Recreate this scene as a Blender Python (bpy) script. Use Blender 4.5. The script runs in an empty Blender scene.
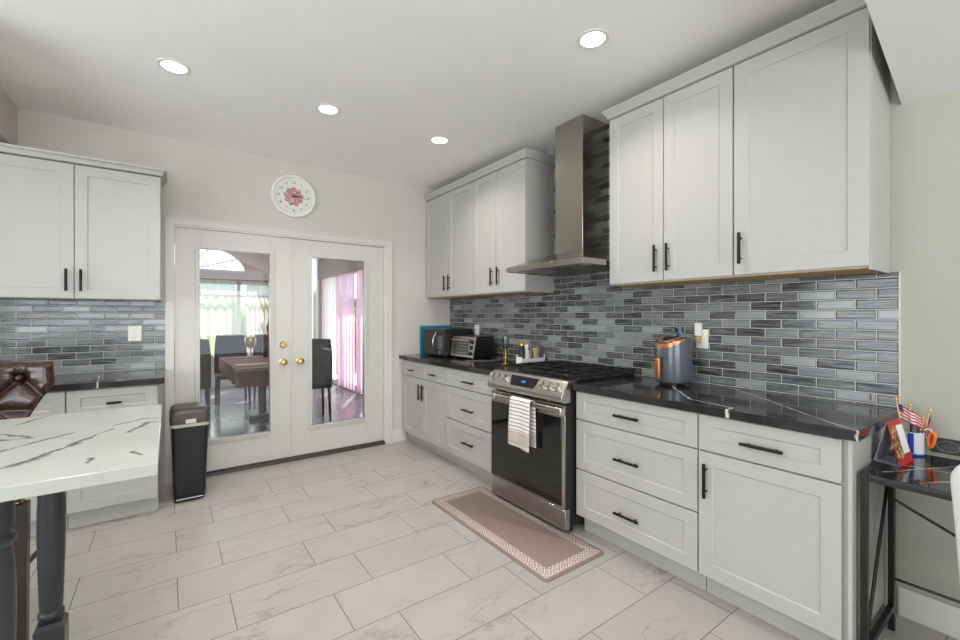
import bpy, bmesh, math, random
from mathutils import Vector, Matrix
random.seed(7)
sc = bpy.context.scene
COL = sc.collection
PI = math.pi
# ------------------------------------------------------------------ camera
cam_d = bpy.data.cameras.new('camera')
cam = bpy.data.objects.new('camera', cam_d); COL.objects.link(cam)
cam.location = (-2.6375, -4.2072, 1.3209)
cam.rotation_euler = (PI/2, 0, -math.radians(35.843))
cam_d.sensor_width = 36; cam_d.lens = 429.92*36/960
cam_d.shift_x = 0.0014; cam_d.shift_y = -0.0034
cam_d.clip_start = .02; cam_d.clip_end = 200
sc.camera = cam
# ------------------------------------------------------------------ world, sun, windows, exposure
w = bpy.data.worlds.new('sky'); sc.world = w; w.use_nodes = True
nt = w.node_tree; nt.nodes.clear()
wo = nt.nodes.new('ShaderNodeOutputWorld'); bg = nt.nodes.new('ShaderNodeBackground')
bg.inputs[0].default_value = (.80, .90, 1, 1); bg.inputs[1].default_value = 1.9
nt.links.new(bg.outputs[0], wo.inputs[0])
sun_d = bpy.data.lights.new('sun', 'SUN'); sun_d.energy = 9; sun_d.angle = .01; sun_d.color = (1, .95, .88)
sun = bpy.data.objects.new('sun', sun_d); COL.objects.link(sun)
sun.rotation_euler = Vector((.35, .62, .85)).to_track_quat('Z', 'Y').to_euler()
V3 = Vector
def area(name, loc, rot, sx, sy, e, col=(1, 1, 1)):
    d = bpy.data.lights.new(name, 'AREA'); d.shape = 'RECTANGLE'; d.size = sx; d.size_y = sy; d.energy = e; d.color = col
    o = bpy.data.objects.new(name, d); COL.objects.link(o); o.location = loc; o.rotation_euler = rot
    return o
# daylight entering by the big windows behind the photographer and on the left
def aim(d): return (-V3(d)).to_track_quat('Z', 'Y').to_euler()
area('rear_window_daylight', (-2.9, -7.86, 1.45), aim((0, 1, 1.6)), 4.4, 2.1, 118, (.95, .98, 1))
area('left_window_daylight', (-6.36, -3.2, 1.40), aim((1, 0, .75)), 3.2, 2.1, 66, (.95, .98, 1))
area('sunroom_daylight', (-2.8, 4.95, 1.4), aim((0, -1, -.1)), 4.2, 1.3, 50, (.95, .98, 1))
area('sunroom_roof_fill', (-2.6, 2.6, 2.97), aim((0, 0, -1)), 3.5, 3.5, 24, (.95, .98, 1))  # added fill lamp brightening the sunroom from under its closed ceiling, no skylight
LAMP_E = 4.6
sc.view_settings.view_transform = 'Standard'; sc.view_settings.look = 'None'
sc.view_settings.exposure = 0.50; sc.view_settings.gamma = 1; sc.view_settings.use_curve_mapping = False
sc.cycles.use_denoising = True
sc.cycles.max_bounces = 10; sc.cycles.diffuse_bounces = 6; sc.cycles.transparent_max_bounces = 12
sc.cycles.sample_clamp_indirect = 6; sc.cycles.caustics_reflective = False; sc.cycles.caustics_refractive = False

# ------------------------------------------------------------------ helpers
def L(c):
    return tuple((v/12.92 if v <= .04045 else ((v+.055)/1.055)**2.4) for v in [x/255 for x in c]) + (1,)
class NT:
    """small wrapper that writes node trees"""
    def __init__(s, name):
        s.m = bpy.data.materials.new(name); s.m.use_nodes = True; s.t = s.m.node_tree
        s.b = s.t.nodes['Principled BSDF']; s.o = s.t.nodes['Material Output']
    def n(s, t, **k):
        x = s.t.nodes.new(t)
        for a, v in k.items(): setattr(x, a, v)
        return x
    def l(s, a, b): s.t.links.new(a, b)
    def put(s, sock, v):
        if hasattr(v, 'is_output') or isinstance(v, bpy.types.NodeSocket): s.l(v, sock)
        else: sock.default_value = v
    def math(s, op, a, b=0.0, c=0.0, clamp=False):
        x = s.n('ShaderNodeMath', operation=op); x.use_clamp = clamp
        s.put(x.inputs[0], a); s.put(x.inputs[1], b); s.put(x.inputs[2], c); return x.outputs[0]
    def vm(s, op, a, b=(0, 0, 0), scale=None):
        x = s.n('ShaderNodeVectorMath', operation=op); s.put(x.inputs[0], a); s.put(x.inputs[1], b)
        if scale is not None: s.put(x.inputs['Scale'], scale)
        return x.outputs['Value'] if op in ('LENGTH', 'DOT_PRODUCT', 'DISTANCE') else x.outputs[0]
    def co(s): return s.n('ShaderNodeTexCoord').outputs['Object']
    def noise(s, vec, scale, detail=3, rough=.5, col=False):
        x = s.n('ShaderNodeTexNoise'); s.put(x.inputs['Vector'], vec); x.inputs['Scale'].default_value = scale
        x.inputs['Detail'].default_value = detail; x.inputs['Roughness'].default_value = rough
        return x.outputs['Color' if col else 'Fac']
    def ramp(s, fac, stops, interp='LINEAR'):
        x = s.n('ShaderNodeValToRGB'); s.put(x.inputs[0], fac); r = x.color_ramp; r.interpolation = interp
        while len(r.elements) < len(stops): r.elements.new(.5)
        for e, (p, c) in zip(r.elements, stops): e.position = p; e.color = c if len(c) == 4 else L(c)
        return x.outputs[0]
    def mix(s, f, a, b, mode='MIX'):
        x = s.n('ShaderNodeMix', data_type='RGBA', blend_type=mode); s.put(x.inputs[0], f); s.put(x.inputs[6], a); s.put(x.inputs[7], b)
        return x.outputs[2]
    def sep(s, v): x = s.n('ShaderNodeSeparateXYZ'); s.put(x.inputs[0], v); return x.outputs
    def comb(s, a=0., b=0., c=0.):
        x = s.n('ShaderNodeCombineXYZ'); s.put(x.inputs[0], a); s.put(x.inputs[1], b); s.put(x.inputs[2], c); return x.outputs[0]
    def bump(s, h, strength=.3, dist=.002):
        x = s.n('ShaderNodeBump'); s.put(x.inputs['Height'], h); x.inputs['Strength'].default_value = strength
        x.inputs['Distance'].default_value = dist; s.l(x.outputs[0], s.b.inputs['Normal'])
    def base(s, c): s.put(s.b.inputs['Base Color'], c)
    def rough(s, v): s.put(s.b.inputs['Roughness'], v)
    def metal(s, v): s.put(s.b.inputs['Metallic'], v)
MATS = {}
def M(name, col, rough=.5, metal=0, var=.04, nscale=14, bump=0, bscale=80, emit=0, spec=.5):
    """plain painted / plastic / metal surface with a slight procedural variation"""
    if name in MATS: return MATS[name]
    t = NT(name); c = L(col); v = t.co()
    nz = t.noise(v, nscale, 2)
    a = tuple(x*(1-var) for x in c[:3])+(1,); b = tuple(min(1, x*(1+var)) for x in c[:3])+(1,)
    t.base(t.ramp(nz, [(.3, a), (.7, b)])); t.rough(rough); t.metal(metal)
    t.b.inputs['Specular IOR Level'].default_value = spec
    if bump: t.bump(t.noise(v, bscale, 4), bump)
    if emit:
        t.b.inputs['Emission Color'].default_value = c; t.b.inputs['Emission Strength'].default_value = emit
    MATS[name] = t.m; return t.m

class MB:
    """mesh builder in world coordinates"""
    def __init__(s, mtx=None): s.v = []; s.f = []; s.mi = []; s.k = 0; s.m = mtx
    def mat(s, k): s.k = k; return s
    def add(s, vs, fs):
        o = len(s.v)
        s.v += [tuple(s.m @ Vector(v)) if s.m else tuple(v) for v in vs]
        s.f += [tuple(i+o for i in f) for f in fs]; s.mi += [s.k]*len(fs); return s
    def box(s, x0, x1, y0, y1, z0, z1):
        x0, x1 = sorted((x0, x1)); y0, y1 = sorted((y0, y1)); z0, z1 = sorted((z0, z1))
        vs = [(x, y, z) for x in (x0, x1) for y in (y0, y1) for z in (z0, z1)]
        return s.add(vs, [(0, 1, 3, 2), (4, 6, 7, 5), (0, 4, 5, 1), (2, 3, 7, 6), (0, 2, 6, 4), (1, 5, 7, 3)])
    def obox(s, O, U, V, N, a0, a1, b0, b1, c0, c1):
        vs = [O+U*a+V*b+N*c for a in (a0, a1) for b in (b0, b1) for c in (c0, c1)]
        return s.add(vs, [(0, 1, 3, 2), (4, 6, 7, 5), (0, 4, 5, 1), (2, 3, 7, 6), (0, 2, 6, 4), (1, 5, 7, 3)])
    def prism(s, poly, axis, a0, a1):
        """poly: 2-D points; axis 'x': (y,z) 'y': (x,z) 'z': (x,y)"""
        def P(p, a): return {'x': (a, p[0], p[1]), 'y': (p[0], a, p[1]), 'z': (p[0], p[1], a)}[axis]
        n = len(poly); vs = [P(p, a0) for p in poly]+[P(p, a1) for p in poly]
        return s.add(vs, [tuple(range(n)), tuple(range(2*n-1, n-1, -1))]+[(i, (i+1) % n, (i+1) % n+n, i+n) for i in range(n)])
    def cyl(s, p0, p1, r0, r1=None, seg=16, caps=True):
        r1 = r0 if r1 is None else r1; p0 = Vector(p0); p1 = Vector(p1); d = (p1-p0).normalized()
        a = d.orthogonal().normalized(); b = d.cross(a)
        vs = [p+(a*math.cos(2*PI*i/seg)+b*math.sin(2*PI*i/seg))*r for p, r in ((p0, r0), (p1, r1)) for i in range(seg)]
        fs = [(i, (i+1) % seg, (i+1) % seg+seg, i+seg) for i in range(seg)]
        if caps: fs += [tuple(range(seg-1, -1, -1)), tuple(range(seg, 2*seg))]
        return s.add(vs, fs)
    def lathe(s, c, prof, seg=28, axis='z', caps=True):
        c = Vector(c); vs = []
        for r, h in prof:
            for i in range(seg):
                a = 2*PI*i/seg; p, q = r*math.cos(a), r*math.sin(a)
                vs.append(c+Vector({'z': (p, q, h), 'x': (h, p, q), 'y': (p, h, q)}[axis]))
        n = len(prof)
        fs = [(j*seg+i, j*seg+(i+1) % seg, (j+1)*seg+(i+1) % seg, (j+1)*seg+i) for j in range(n-1) for i in range(seg)]
        if caps: fs += [tuple(range(seg-1, -1, -1)), tuple(range((n-1)*seg, n*seg))]
        return s.add(vs, fs)
    def tube(s, pts, r, seg=8, closed=False):
        pts = [Vector(p) for p in pts]; n = len(pts); vs = []; prev = None
        for i, p in enumerate(pts):
            if closed: d = (pts[(i+1) % n]-pts[i-1]).normalized()
            else: d = (pts[min(i+1, n-1)]-pts[max(i-1, 0)]).normalized()
            if prev is None: a = d.orthogonal().normalized()
            else: a = (prev-d*prev.dot(d)).normalized()
            prev = a; b = d.cross(a); rr = r[i] if isinstance(r, (list, tuple)) else r
            vs += [p+(a*math.cos(2*PI*k/seg)+b*math.sin(2*PI*k/seg))*rr for k in range(seg)]
        m = n if closed else n-1
        fs = [(j*seg+k, j*seg+(k+1) % seg, ((j+1) % n)*seg+(k+1) % seg, ((j+1) % n)*seg+k) for j in range(m) for k in range(seg)]
        if not closed: fs += [tuple(range(seg-1, -1, -1)), tuple(range((n-1)*seg, n*seg))]
        return s.add(vs, fs)
    def grid(s, fn, nu, nv, thick=0):
        vs = [fn(i/nu, j/nv) for j in range(nv+1) for i in range(nu+1)]
        return s.add(vs, [(j*(nu+1)+i, j*(nu+1)+i+1, (j+1)*(nu+1)+i+1, (j+1)*(nu+1)+i) for j in range(nv) for i in range(nu)])
    def build(s, name, mats, parent=None, loc=None, bevel=0, solid=0, sharp=40, subsurf=0, segs=2):
        if not isinstance(mats, (list, tuple)): mats = [mats]
        if parent is not None:
            off = Vector((0, 0, 0)); p = parent
            while p: off += p.location; p = p.parent
            loc = Vector((0, 0, 0))
        else:
            loc = Vector(loc) if loc is not None else Vector((0, 0, 0)); off = loc
        me = bpy.data.meshes.new(name)
        me.from_pydata([tuple(Vector(v)-off) for v in s.v], [], s.f)
        for m in mats: me.materials.append(m)
        for p, k in zip(me.polygons, s.mi): p.material_index = k
        bm = bmesh.new(); bm.from_mesh(me)
        bmesh.ops.recalc_face_normals(bm, faces=bm.faces)
        for f in bm.faces: f.smooth = True
        for e in bm.edges:
            if len(e.link_faces) == 2 and e.calc_face_angle(0) > math.radians(sharp): e.smooth = False
        bm.to_mesh(me); bm.free()
        o = bpy.data.objects.new(name, me); COL.objects.link(o); o.location = loc
        if parent is not None: o.parent = parent
        if solid:
            d = o.modifiers.new('solid', 'SOLIDIFY'); d.thickness = solid; d.offset = 0
        if bevel:
            d = o.modifiers.new('bevel', 'BEVEL'); d.width = bevel; d.segments = segs; d.limit_method = 'ANGLE'; d.angle_limit = math.radians(40)
        if subsurf:
            d = o.modifiers.new('sub', 'SUBSURF'); d.levels = d.render_levels = subsurf
        return o
def thing(name, label, cat, loc, group=None):
    o = bpy.data.objects.new(name, None); COL.objects.link(o); o.location = loc; o.empty_display_size = .1
    return tag(o, label, cat, group)
def tag(o, label, cat, group=None):
    o['label'] = label; o['category'] = cat
    if group: o['group'] = group
    return o
def struct(o): o['kind'] = 'structure'; return o
def lab(o, label): o['label'] = label; return o
V = Vector
Z = V((0, 0, 1))

# ------------------------------------------------------------------ materials
white = M('cabinet_white', (178, 176, 172), .42, var=.01, spec=.4)
ceilm = M('ceiling_white', (247, 245, 243), .9, var=.012, nscale=3, bump=.15, bscale=160)
wallm = M('wall_greige', (205, 199, 192), .85, var=.015, nscale=4, bump=.15, bscale=180)
trimm = M('trim_white', (212, 208, 203), .45, var=.01)
doorm = M('door_white', (204, 201, 195), .4, var=.01)
black = M('matte_black', (24, 23, 23), .4, var=.1)
blackm = M('black_metal', (26, 25, 24), .38, .6, var=.1)
blackg = M('black_gloss', (14, 14, 15), .1, var=.1)
plast = M('white_plastic', (236, 234, 226), .35, var=.01)
brass = M('brass', (214, 180, 110), .22, 1, var=.05)
gold = M('gold', (222, 172, 70), .28, 1, var=.05)
wood_u = M('plywood', (196, 160, 112), .6, var=.18, nscale=30)
def steel_mat(name, col, stretch=(1, 1, 60), rough=.26):
    t = NT(name); v = t.vm('MULTIPLY', t.co(), stretch); nz = t.noise(v, 9, 3)
    t.base(t.ramp(nz, [(.25, tuple(x*.96 for x in L(col)[:3])+(1,)), (.75, L(col))])); t.metal(1.0)
    t.rough(t.math('MULTIPLY_ADD', nz, .05, rough-.02)); return t.m
steel = steel_mat('brushed_steel', (190, 186, 180), (1, .2, 30))
steelv = steel_mat('hood_steel', (176, 170, 160), (60, 60, .5), .2)
def glass_mat(name, tint=(1, 1, 1, 1), rough=0.0, ior=1.5):
    t = NT(name); t.t.nodes.remove(t.b)
    tr = t.n('ShaderNodeBsdfTransparent'); tr.inputs[0].default_value = tint
    gl = t.n('ShaderNodeBsdfGlossy'); gl.inputs['Roughness'].default_value = rough
    fr = t.n('ShaderNodeFresnel'); fr.inputs[0].default_value = ior
    mx = t.n('ShaderNodeMixShader'); t.l(fr.outputs[0], mx.inputs[0]); t.l(tr.outputs[0], mx.inputs[1]); t.l(gl.outputs[0], mx.inputs[2])
    t.l(mx.outputs[0], t.o.inputs[0]); return t.m
glass = glass_mat('window_glass', (.93, .95, .95, 1))
clear = glass_mat('clear_glass', (.9, .92, .92, 1), .02, 1.45)
def floor_mat():
    t = NT('marble_floor_tile'); v = t.co()
    p = t.vm('ADD', v, (2.4+6.0, .675+.2933*40, 0)); p2 = t.vm('MULTIPLY', p, (1, 1, 0))
    b = t.n('ShaderNodeTexBrick'); b.offset = 1/3; b.offset_frequency = 2; b.squash = 1
    t.l(p2, b.inputs['Vector']); b.inputs['Scale'].default_value = 1; b.inputs['Brick Width'].default_value = .6
    b.inputs['Row Height'].default_value = .2933; b.inputs['Mortar Size'].default_value = .0018; b.inputs['Mortar Smooth'].default_value = .1
    b.inputs['Color1'].default_value = (0, 0, 0, 1); b.inputs['Color2'].default_value = (1, 1, 1, 1); b.inputs['Bias'].default_value = 0
    rnd = t.sep(b.outputs['Color'])[0]
    shift = t.vm('SCALE', (3.7, 9.1, 5.3), scale=t.math('MULTIPLY', rnd, 6.0))
    q = t.vm('ADD', v, shift)
    warp = t.vm('SCALE', t.vm('SUBTRACT', t.noise(q, 3.5, 4, .6, True), (.5, .5, .5)), scale=.30)
    q2 = t.vm('MULTIPLY', t.vm('ADD', q, warp), (1.0, 3.6, 1))
    n1 = t.noise(q2, 1.25, 4, .55)
    vein = t.math('ABSOLUTE', t.math('SUBTRACT', n1, .5))
    vc = t.ramp(vein, [(0, (140, 132, 123)), (.006, (163, 156, 148)), (.022, (174, 169, 162)), (.2, (179, 174, 167))])
    msk = t.ramp(t.noise(q, 2.1, 2), [(.44, (0, 0, 0, 1)), (.62, (1, 1, 1, 1))])
    cl = t.ramp(t.noise(q, 5, 4), [(.3, (172, 167, 160)), (.7, (180, 175, 168))])
    c = t.mix(msk, cl, vc)
    tone = t.math('MULTIPLY_ADD', rnd, .07, .95)
    c = t.mix(1.0, c, t.comb(tone, tone, tone), 'MULTIPLY')
    c = t.mix(b.outputs['Fac'], c, L((100, 94, 87)))
    t.base(c); t.rough(t.math('MULTIPLY_ADD', b.outputs['Fac'], .5, .3))
    t.bump(t.math('SUBTRACT', 1.0, b.outputs['Fac']), .4, .0015)
    t.b.inputs['Specular IOR Level'].default_value = .35
    return t.m
def tile_mat(name, axis, u0, v0):
    """stacked glass brick mosaic, pieces 0.15 x 0.048"""
    t = NT(name); s = t.sep(t.co())
    u = t.math('ADD', s[1] if axis == 'y' else s[0], u0+15*.15*2); vv = t.math('ADD', s[2], -v0+.0482*40)
    p = t.comb(u, vv, 0.)
    b = t.n('ShaderNodeTexBrick'); b.offset = .5; b.offset_frequency = 2
    t.l(p, b.inputs['Vector']); b.inputs['Scale'].default_value = 1; b.inputs['Brick Width'].default_value = .15
    b.inputs['Row Height'].default_value = .0482; b.inputs['Mortar Size'].default_value = .0021; b.inputs['Mortar Smooth'].default_value = .15
    b.inputs['Color1'].default_value = (0, 0, 0, 1); b.inputs['Color2'].default_value = (1, 1, 1, 1)
    rnd = t.sep(b.outputs['Color'])[0]
    pal = t.ramp(rnd, [(0, (36, 38, 41)), (.25, (52, 55, 58)), (.48, (72, 75, 78)), (.66, (98, 102, 104)), (.82, (126, 131, 132)), (1, (154, 159, 160))])
    sh = t.comb(t.math('MULTIPLY', rnd, 17.0), t.math('MULTIPLY', rnd, 31.0), 0.)
    q = t.vm('MULTIPLY', t.vm('ADD', p, sh), (4, 75, 1))
    st = t.noise(q, 1.6, 3, .6)
    c = t.mix(t.ramp(st, [(.42, (0, 0, 0, 1)), (.66, (.9, .9, .9, 1))]), pal, t.mix(.5, pal, L((170, 174, 174))))
    # edge of each glass piece
    b2 = t.n('ShaderNodeTexBrick'); b2.offset = .5; b2.offset_frequency = 2
    t.l(p, b2.inputs['Vector']); b2.inputs['Scale'].default_value = 1; b2.inputs['Brick Width'].default_value = .15
    b2.inputs['Row Height'].default_value = .0482; b2.inputs['Mortar Size'].default_value = .0075; b2.inputs['Mortar Smooth'].default_value = .6
    c = t.mix(t.math('MULTIPLY', b2.outputs['Fac'], .7), c, L((36, 38, 41)))
    c = t.mix(b.outputs['Fac'], c, L((196, 190, 178)))
    t.base(c)
    t.rough(t.math('MULTIPLY_ADD', b.outputs['Fac'], .6, .13)); t.b.inputs['Specular IOR Level'].default_value = .45
    t.bump(t.math('ADD', t.math('SUBTRACT', 1.0, b2.outputs['Fac']), t.math('MULTIPLY', st, .12)), .35, .002)
    return t.m
def vein_mat(name, basecol, basecol2, veincol, segs, rough=.12, amp=.035, nscale=9, extra=None):
    """polished stone with individual veins: segs = (x0,y0,x1,y1,width)"""
    t = NT(name); v = t.co()
    wn = t.vm('SCALE', t.vm('SUBTRACT', t.noise(v, nscale, 4, .55, True), (.5, .5, .5)), scale=amp*2)
    p = t.vm('MULTIPLY', t.vm('ADD', v, wn), (1, 1, 0))
    wid = t.noise(v, 17, 3, .6)
    acc = None
    for x0, y0, x1, y1, wd in segs:
        a = V((x0, y0, 0)); ba = V((x1, y1, 0))-a
        pa = t.vm('SUBTRACT', p, tuple(a))
        h = t.math('DIVIDE', t.vm('DOT_PRODUCT', pa, tuple(ba)), ba.length_squared, clamp=True)
        d = t.vm('LENGTH', t.vm('SUBTRACT', pa, t.vm('SCALE', tuple(ba), scale=h)))
        lim = t.math('MULTIPLY', t.math('POWER', wid, 1.6), wd*5.0)
        m = t.math('SUBTRACT', 1.15, t.math('DIVIDE', d, lim), clamp=True)
        acc = m if acc is None else t.math('MAXIMUM', acc, m)
    c = t.ramp(t.noise(v, 6, 5, .6), [(.35, basecol), (.7, basecol2)])
    if extra:
        q = t.vm('ADD', v, t.vm('SCALE', t.noise(v, 2.5, 4, .6, True), scale=.5))
        e = t.math('ABSOLUTE', t.math('SUBTRACT', t.noise(q, extra[1], 5, .6), .5))
        k = t.math('MULTIPLY', t.math('SUBTRACT', 1.0, t.math('DIVIDE', e, extra[2]), clamp=True), t.ramp(t.noise(v, 3.3, 2), [(.48, (0, 0, 0, 1)), (.62, (1, 1, 1, 1))]))
        c = t.mix(t.math('MULTIPLY', k, extra[3]), c, L(extra[0]))
    c = t.mix(acc, c, L(veincol)) if acc is not None else c
    t.base(c); t.rough(rough); return t.m
blackstone = vein_mat('black_marble', (34, 32, 32), (48, 46, 45), (206, 200, 192),
    [(-.20, -2.79, -.546, -3.096, .0045), (-.546, -3.096, -.60, -3.32, .004), (-.60, -3.32, -.70, -3.31, .004),
     (-.03, -3.05, -.188, -3.255, .0026), (-.188, -3.255, -.451, -3.523, .0026), (-.451, -3.523, -.65, -3.755, .0026),
     (-.02, -1.2, -.25, -1.02, .003), (-.25, -1.02, -.58, -.90, .003), (-.55, -1.25, -.35, -1.3, .0025),
     (-2.99, -.66, -3.02, -.3, .003)], .1, .02, 11, ((95, 92, 90), 3.0, .012, .35))
islandstone = vein_mat('white_marble', (178, 180, 174), (186, 188, 182), (84, 84, 82),
    [(-3.12, -2.60, -2.975, -2.50, .005), (-2.975, -2.50, -2.935, -2.43, .011), (-2.935, -2.43, -2.885, -2.36, .005), (-2.885, -2.36, -2.86, -2.27, .009), (-2.86, -2.27, -2.80, -2.167, .004),
     (-3.12, -2.40, -3.04, -2.30, .008), (-3.04, -2.30, -2.907, -2.157, .004),
     (-3.12, -2.03, -3.05, -2.10, .004), (-3.06, -2.10, -3.01, -2.16, .005), (-3.01, -2.16, -3.07, -2.16, .004), (-3.07, -2.16, -3.11, -2.10, .003),
     (-3.10, -1.88, -3.03, -1.74, .003), (-2.80, -2.10, -2.71, -2.02, .005), (-2.71, -2.02, -2.67, -2.05, .005), (-2.75, -2.25, -2.70, -2.12, .006), (-2.70, -2.12, -2.66, -2.13, .004),
     (-2.825, -2.60, -2.812, -2.555, .005), (-2.72, -2.545, -2.70, -2.60, .004), (-3.6, -2.5, -3.2, -2.2, .006), (-4.1, -2.1, -3.5, -1.9, .006)],
    0.16, .028, 12, ((185, 184, 180), 2.2, .010, .5))
floorm = floor_mat()
tile_r = tile_mat('glass_mosaic_right', 'y', 3.753, 1.499)
tile_b = tile_mat('glass_mosaic_back', 'x', 2.648, 1.401)

# ------------------------------------------------------------------ structure: kitchen
H = 2.741
XL, YB = -6.5, -8.0
struct(MB().box(XL, .12, YB, .13, -.12, 0).build('floor', floorm))
struct(MB().box(XL, .12, YB, .12, H, H+.12).build('ceiling', ceilm))
struct(MB().box(0, .12, YB, 0, 0, H).build('wall_right', M('wall_beige', (176, 174, 162), .85, var=.015, nscale=4, bump=.15, bscale=180)))
wb = MB(); wb.box(XL, -2.605, 0, .12, 0, H).box(-.805, .12, 0, .12, 0, H).box(-2.605, -.805, 0, .12, 2.06, H)
struct(wb.build('wall_back', wallm))
lw = MB(); lw.box(XL-.12, XL, YB, -4.9, 0, H).box(XL-.12, XL, -1.5, .12, 0, H).box(XL-.12, XL, -4.9, -1.5, 0, .35).box(XL-.12, XL, -4.9, -1.5, 2.55, H)
struct(lw.build('wall_left', wallm))
rw = MB(); rw.box(XL, -5.2, YB-.12, YB, 0, H).box(-.6, .12, YB-.12, YB, 0, H).box(-5.2, -.6, YB-.12, YB, 0, .35).box(-5.2, -.6, YB-.12, YB, 2.55, H)
struct(rw.build('wall_rear', wallm))
for n, (x0, x1, y0, y1) in {'window_1': (-5.2, -.6, YB-.08, YB-.04), 'window_2': (XL-.08, XL-.04, -4.9, -1.5)}.items():
    m = MB(); h = x1-x0 > 1
    for k in range(4):
        if h: a = x0+(x1-x0)*k/3; m.box(a-.03, a+.03, y0, y1, .35, 2.55)
        else: a = y0+(y1-y0)*k/3; m.box(x0, x1, a-.03, a+.03, .35, 2.55)
    m.box(x0, x1, y0, y1, .35, .41).box(x0, x1, y0, y1, 2.49, 2.55)
    struct(m.build(n, trimm))
# bulkhead at the left above the wall cupboards
struct(MB().box(XL, -3.468, -1.3, 0, 2.445, H).build('wall_bulkhead', wallm))
# sloping ceiling of the stair on the right
struct(MB().prism([(0, 2.26), (-1.285, H), (0, H)], 'y', -3.761, YB).build('ceiling_slope', M('slope_white', (206, 207, 204), .85, var=.012, nscale=3, bump=.2, bscale=90)))
# baseboards
def baseboard(name, poly_axis, a0, a1, face, d):
    pf = [(0, 0), (0, .105), (d*.004, .12), (d*.009, .125), (d*.012, .11), (d*.014, .1), (d*.014, 0)]
    pf = [(face+p[0], p[1]) for p in pf]
    struct(MB().prism(pf, poly_axis, a0, a1).build(name, trimm))
baseboard('baseboard_right', 'y', -3.752, YB, 0, -1)
pf = [(0, 0), (0, .12), (-.009, .12), (-.014, .105), (-.014, 0)]
struct(MB().prism(pf, 'x', -.727, -.565).build('baseboard_back', trimm))
# tile splashbacks
bs = MB().box(-.008, 0, -3.753, 0, .9145, 1.5205).box(-.008, 0, -2.443, -1.646, 1.5205, H)
struct(bs.build('wall_tiles_right', tile_r))
struct(MB().box(-4.6, -2.654, -.008, 0, .9145, 1.449).build('wall_tiles_back', tile_b))
struct(MB().box(-.0095, 0, -3.757, -3.753, .914, 1.522).build('trim_3', M('edge_trim', (214, 210, 198), .4)))

# french doors
tr = MB()
def casing(m, x0, x1, z0, z1, vert):
    m.box(x0, x1, -.014, 0, z0, z1)
    if vert: m.box(x0+.008, x0+.03, -.019, -.014, z0, z1-.0)
    else: m.box(x0, x1, -.019, -.014, z1-.03, z1-.008)
tr.box(-2.656, -2.603, -.016, .0, 0, 2.0595).box(-.787, -.73, -.016, 0, 0, 2.0595).box(-2.656, -.73, -.016, 0, 2.06, 2.118)
tr.box(-2.656, -2.642, -.022, -.0165, 0, 2.103).box(-.744, -.73, -.022, -.0165, 0, 2.103).box(-2.656, -.73, -.022, -.0165, 2.104, 2.118)
tr.box(-2.6029, -2.596, -.004, .11, 0, 2.044).box(-.814, -.7871, -.004, .11, 0, 2.044).box(-2.6029, -.7871, -.004, .11, 2.045, 2.0599)
struct(tr.build('trim_1', trimm))
struct(MB().prism([(-.035, .001), (-.03, .022), (.0, .03), (.11, .03), (.11, .001)], 'x', -2.595, -.815).build('trim_2', M('dark_threshold', (52, 48, 45), .45)))
def french_door(name, x0, x1, g0, g1, hand):
    y0, y1 = .008, .052; z0, z1 = .034, 2.04; gz0, gz1 = .295, 1.882
    m = MB().box(x0, g0, y0, y1, z0, z1).box(g1, x1, y0, y1, z0, z1).box(g0, g1, y0, y1, z0, gz0).box(g0, g1, y0, y1, gz1, z1)
    d = struct(m.build(name, doorm, bevel=.0015))
    f = MB(); b = .032
    for a0, a1, c0, c1 in ((g0-b, g0, gz0-b, gz1+b), (g1, g1+b, gz0-b, gz1+b), (g0, g1, gz0-b, gz0), (g0, g1, gz1, gz1+b)):
        f.box(a0, a1, -.004, y0, c0, c1); 
    for a0, a1, c0, c1 in ((g0-.012, g0, gz0-.012, gz1+.012), (g1, g1+.012, gz0-.012, gz1+.012), (g0, g1, gz0-.012, gz0), (g0, g1, gz1, gz1+.012)):
        f.box(a0, a1, -.009, -.004, c0, c1)
    f.build('glass_frame', doorm, d, bevel=.003)
    MB().box(g0, g1, .024, .03, gz0, gz1).build('glass', glass, d)
    kx = x1-.062 if hand > 0 else x0+.078
    kn = MB().lathe((kx, y0, .91), [(.031, 0), (.031, -.006), (.012, -.009), (.011, -.03), (.024, -.038), (.029, -.05), (.026, -.062), (.012, -.068)], 24, 'y')
    lab(kn.build('door_knob', brass, d), 'round brass knob')
    if hand > 0:
        db = MB().lathe((kx, y0, 1.066), [(.029, 0), (.029, -.006), (.022, -.012), (.021, -.016)], 24, 'y').box(kx-.014, kx+.014, -.026, -.008, 1.062, 1.070)
        lab(db.build('deadbolt', brass, d), 'brass deadbolt')
    else:
        MB().box(x0-.006, x0+.012, .001, .008, z0, z1).build('astragal', doorm, d, bevel=.002)
french_door('door_1', -2.594, -1.727, -2.425, -1.899, 1)
french_door('door_2', -1.723, -.816, -1.538, -1.025, -1)

# ------------------------------------------------------------------ cabinets
def shaker(name, O, U, N, w_, h, parent, rail=.062, t=.02, rec=.006):
    """flat frame round a sunk panel; O lower corner on the back plane"""
    m = MB(); r2 = min(rail, h*.3); s_ = .005
    P = lambda a, b, c: O+U*a+Z*b+N*c
    def ring(a, b, c, d2, z): return [P(a, b, z), P(c, b, z), P(c, d2, z), P(a, d2, z)]
    vs = ring(0, 0, w_, h, 0)+ring(0, 0, w_, h, t-.0015)+ring(.0015, .0015, w_-.0015, h-.0015, t)+ring(rail, r2, w_-rail, h-r2, t)+ring(rail+s_, r2+s_, w_-rail-s_, h-r2-s_, t-rec)
    fs = [(0, 1, 2, 3)]
    for k in range(4):
        for i in range(4): fs.append((k*4+i, k*4+(i+1) % 4, (k+1)*4+(i+1) % 4, (k+1)*4+i))
    fs.append((16, 17, 18, 19))
    m.add(vs, fs); return m.build(name, white, parent, sharp=15)
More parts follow.
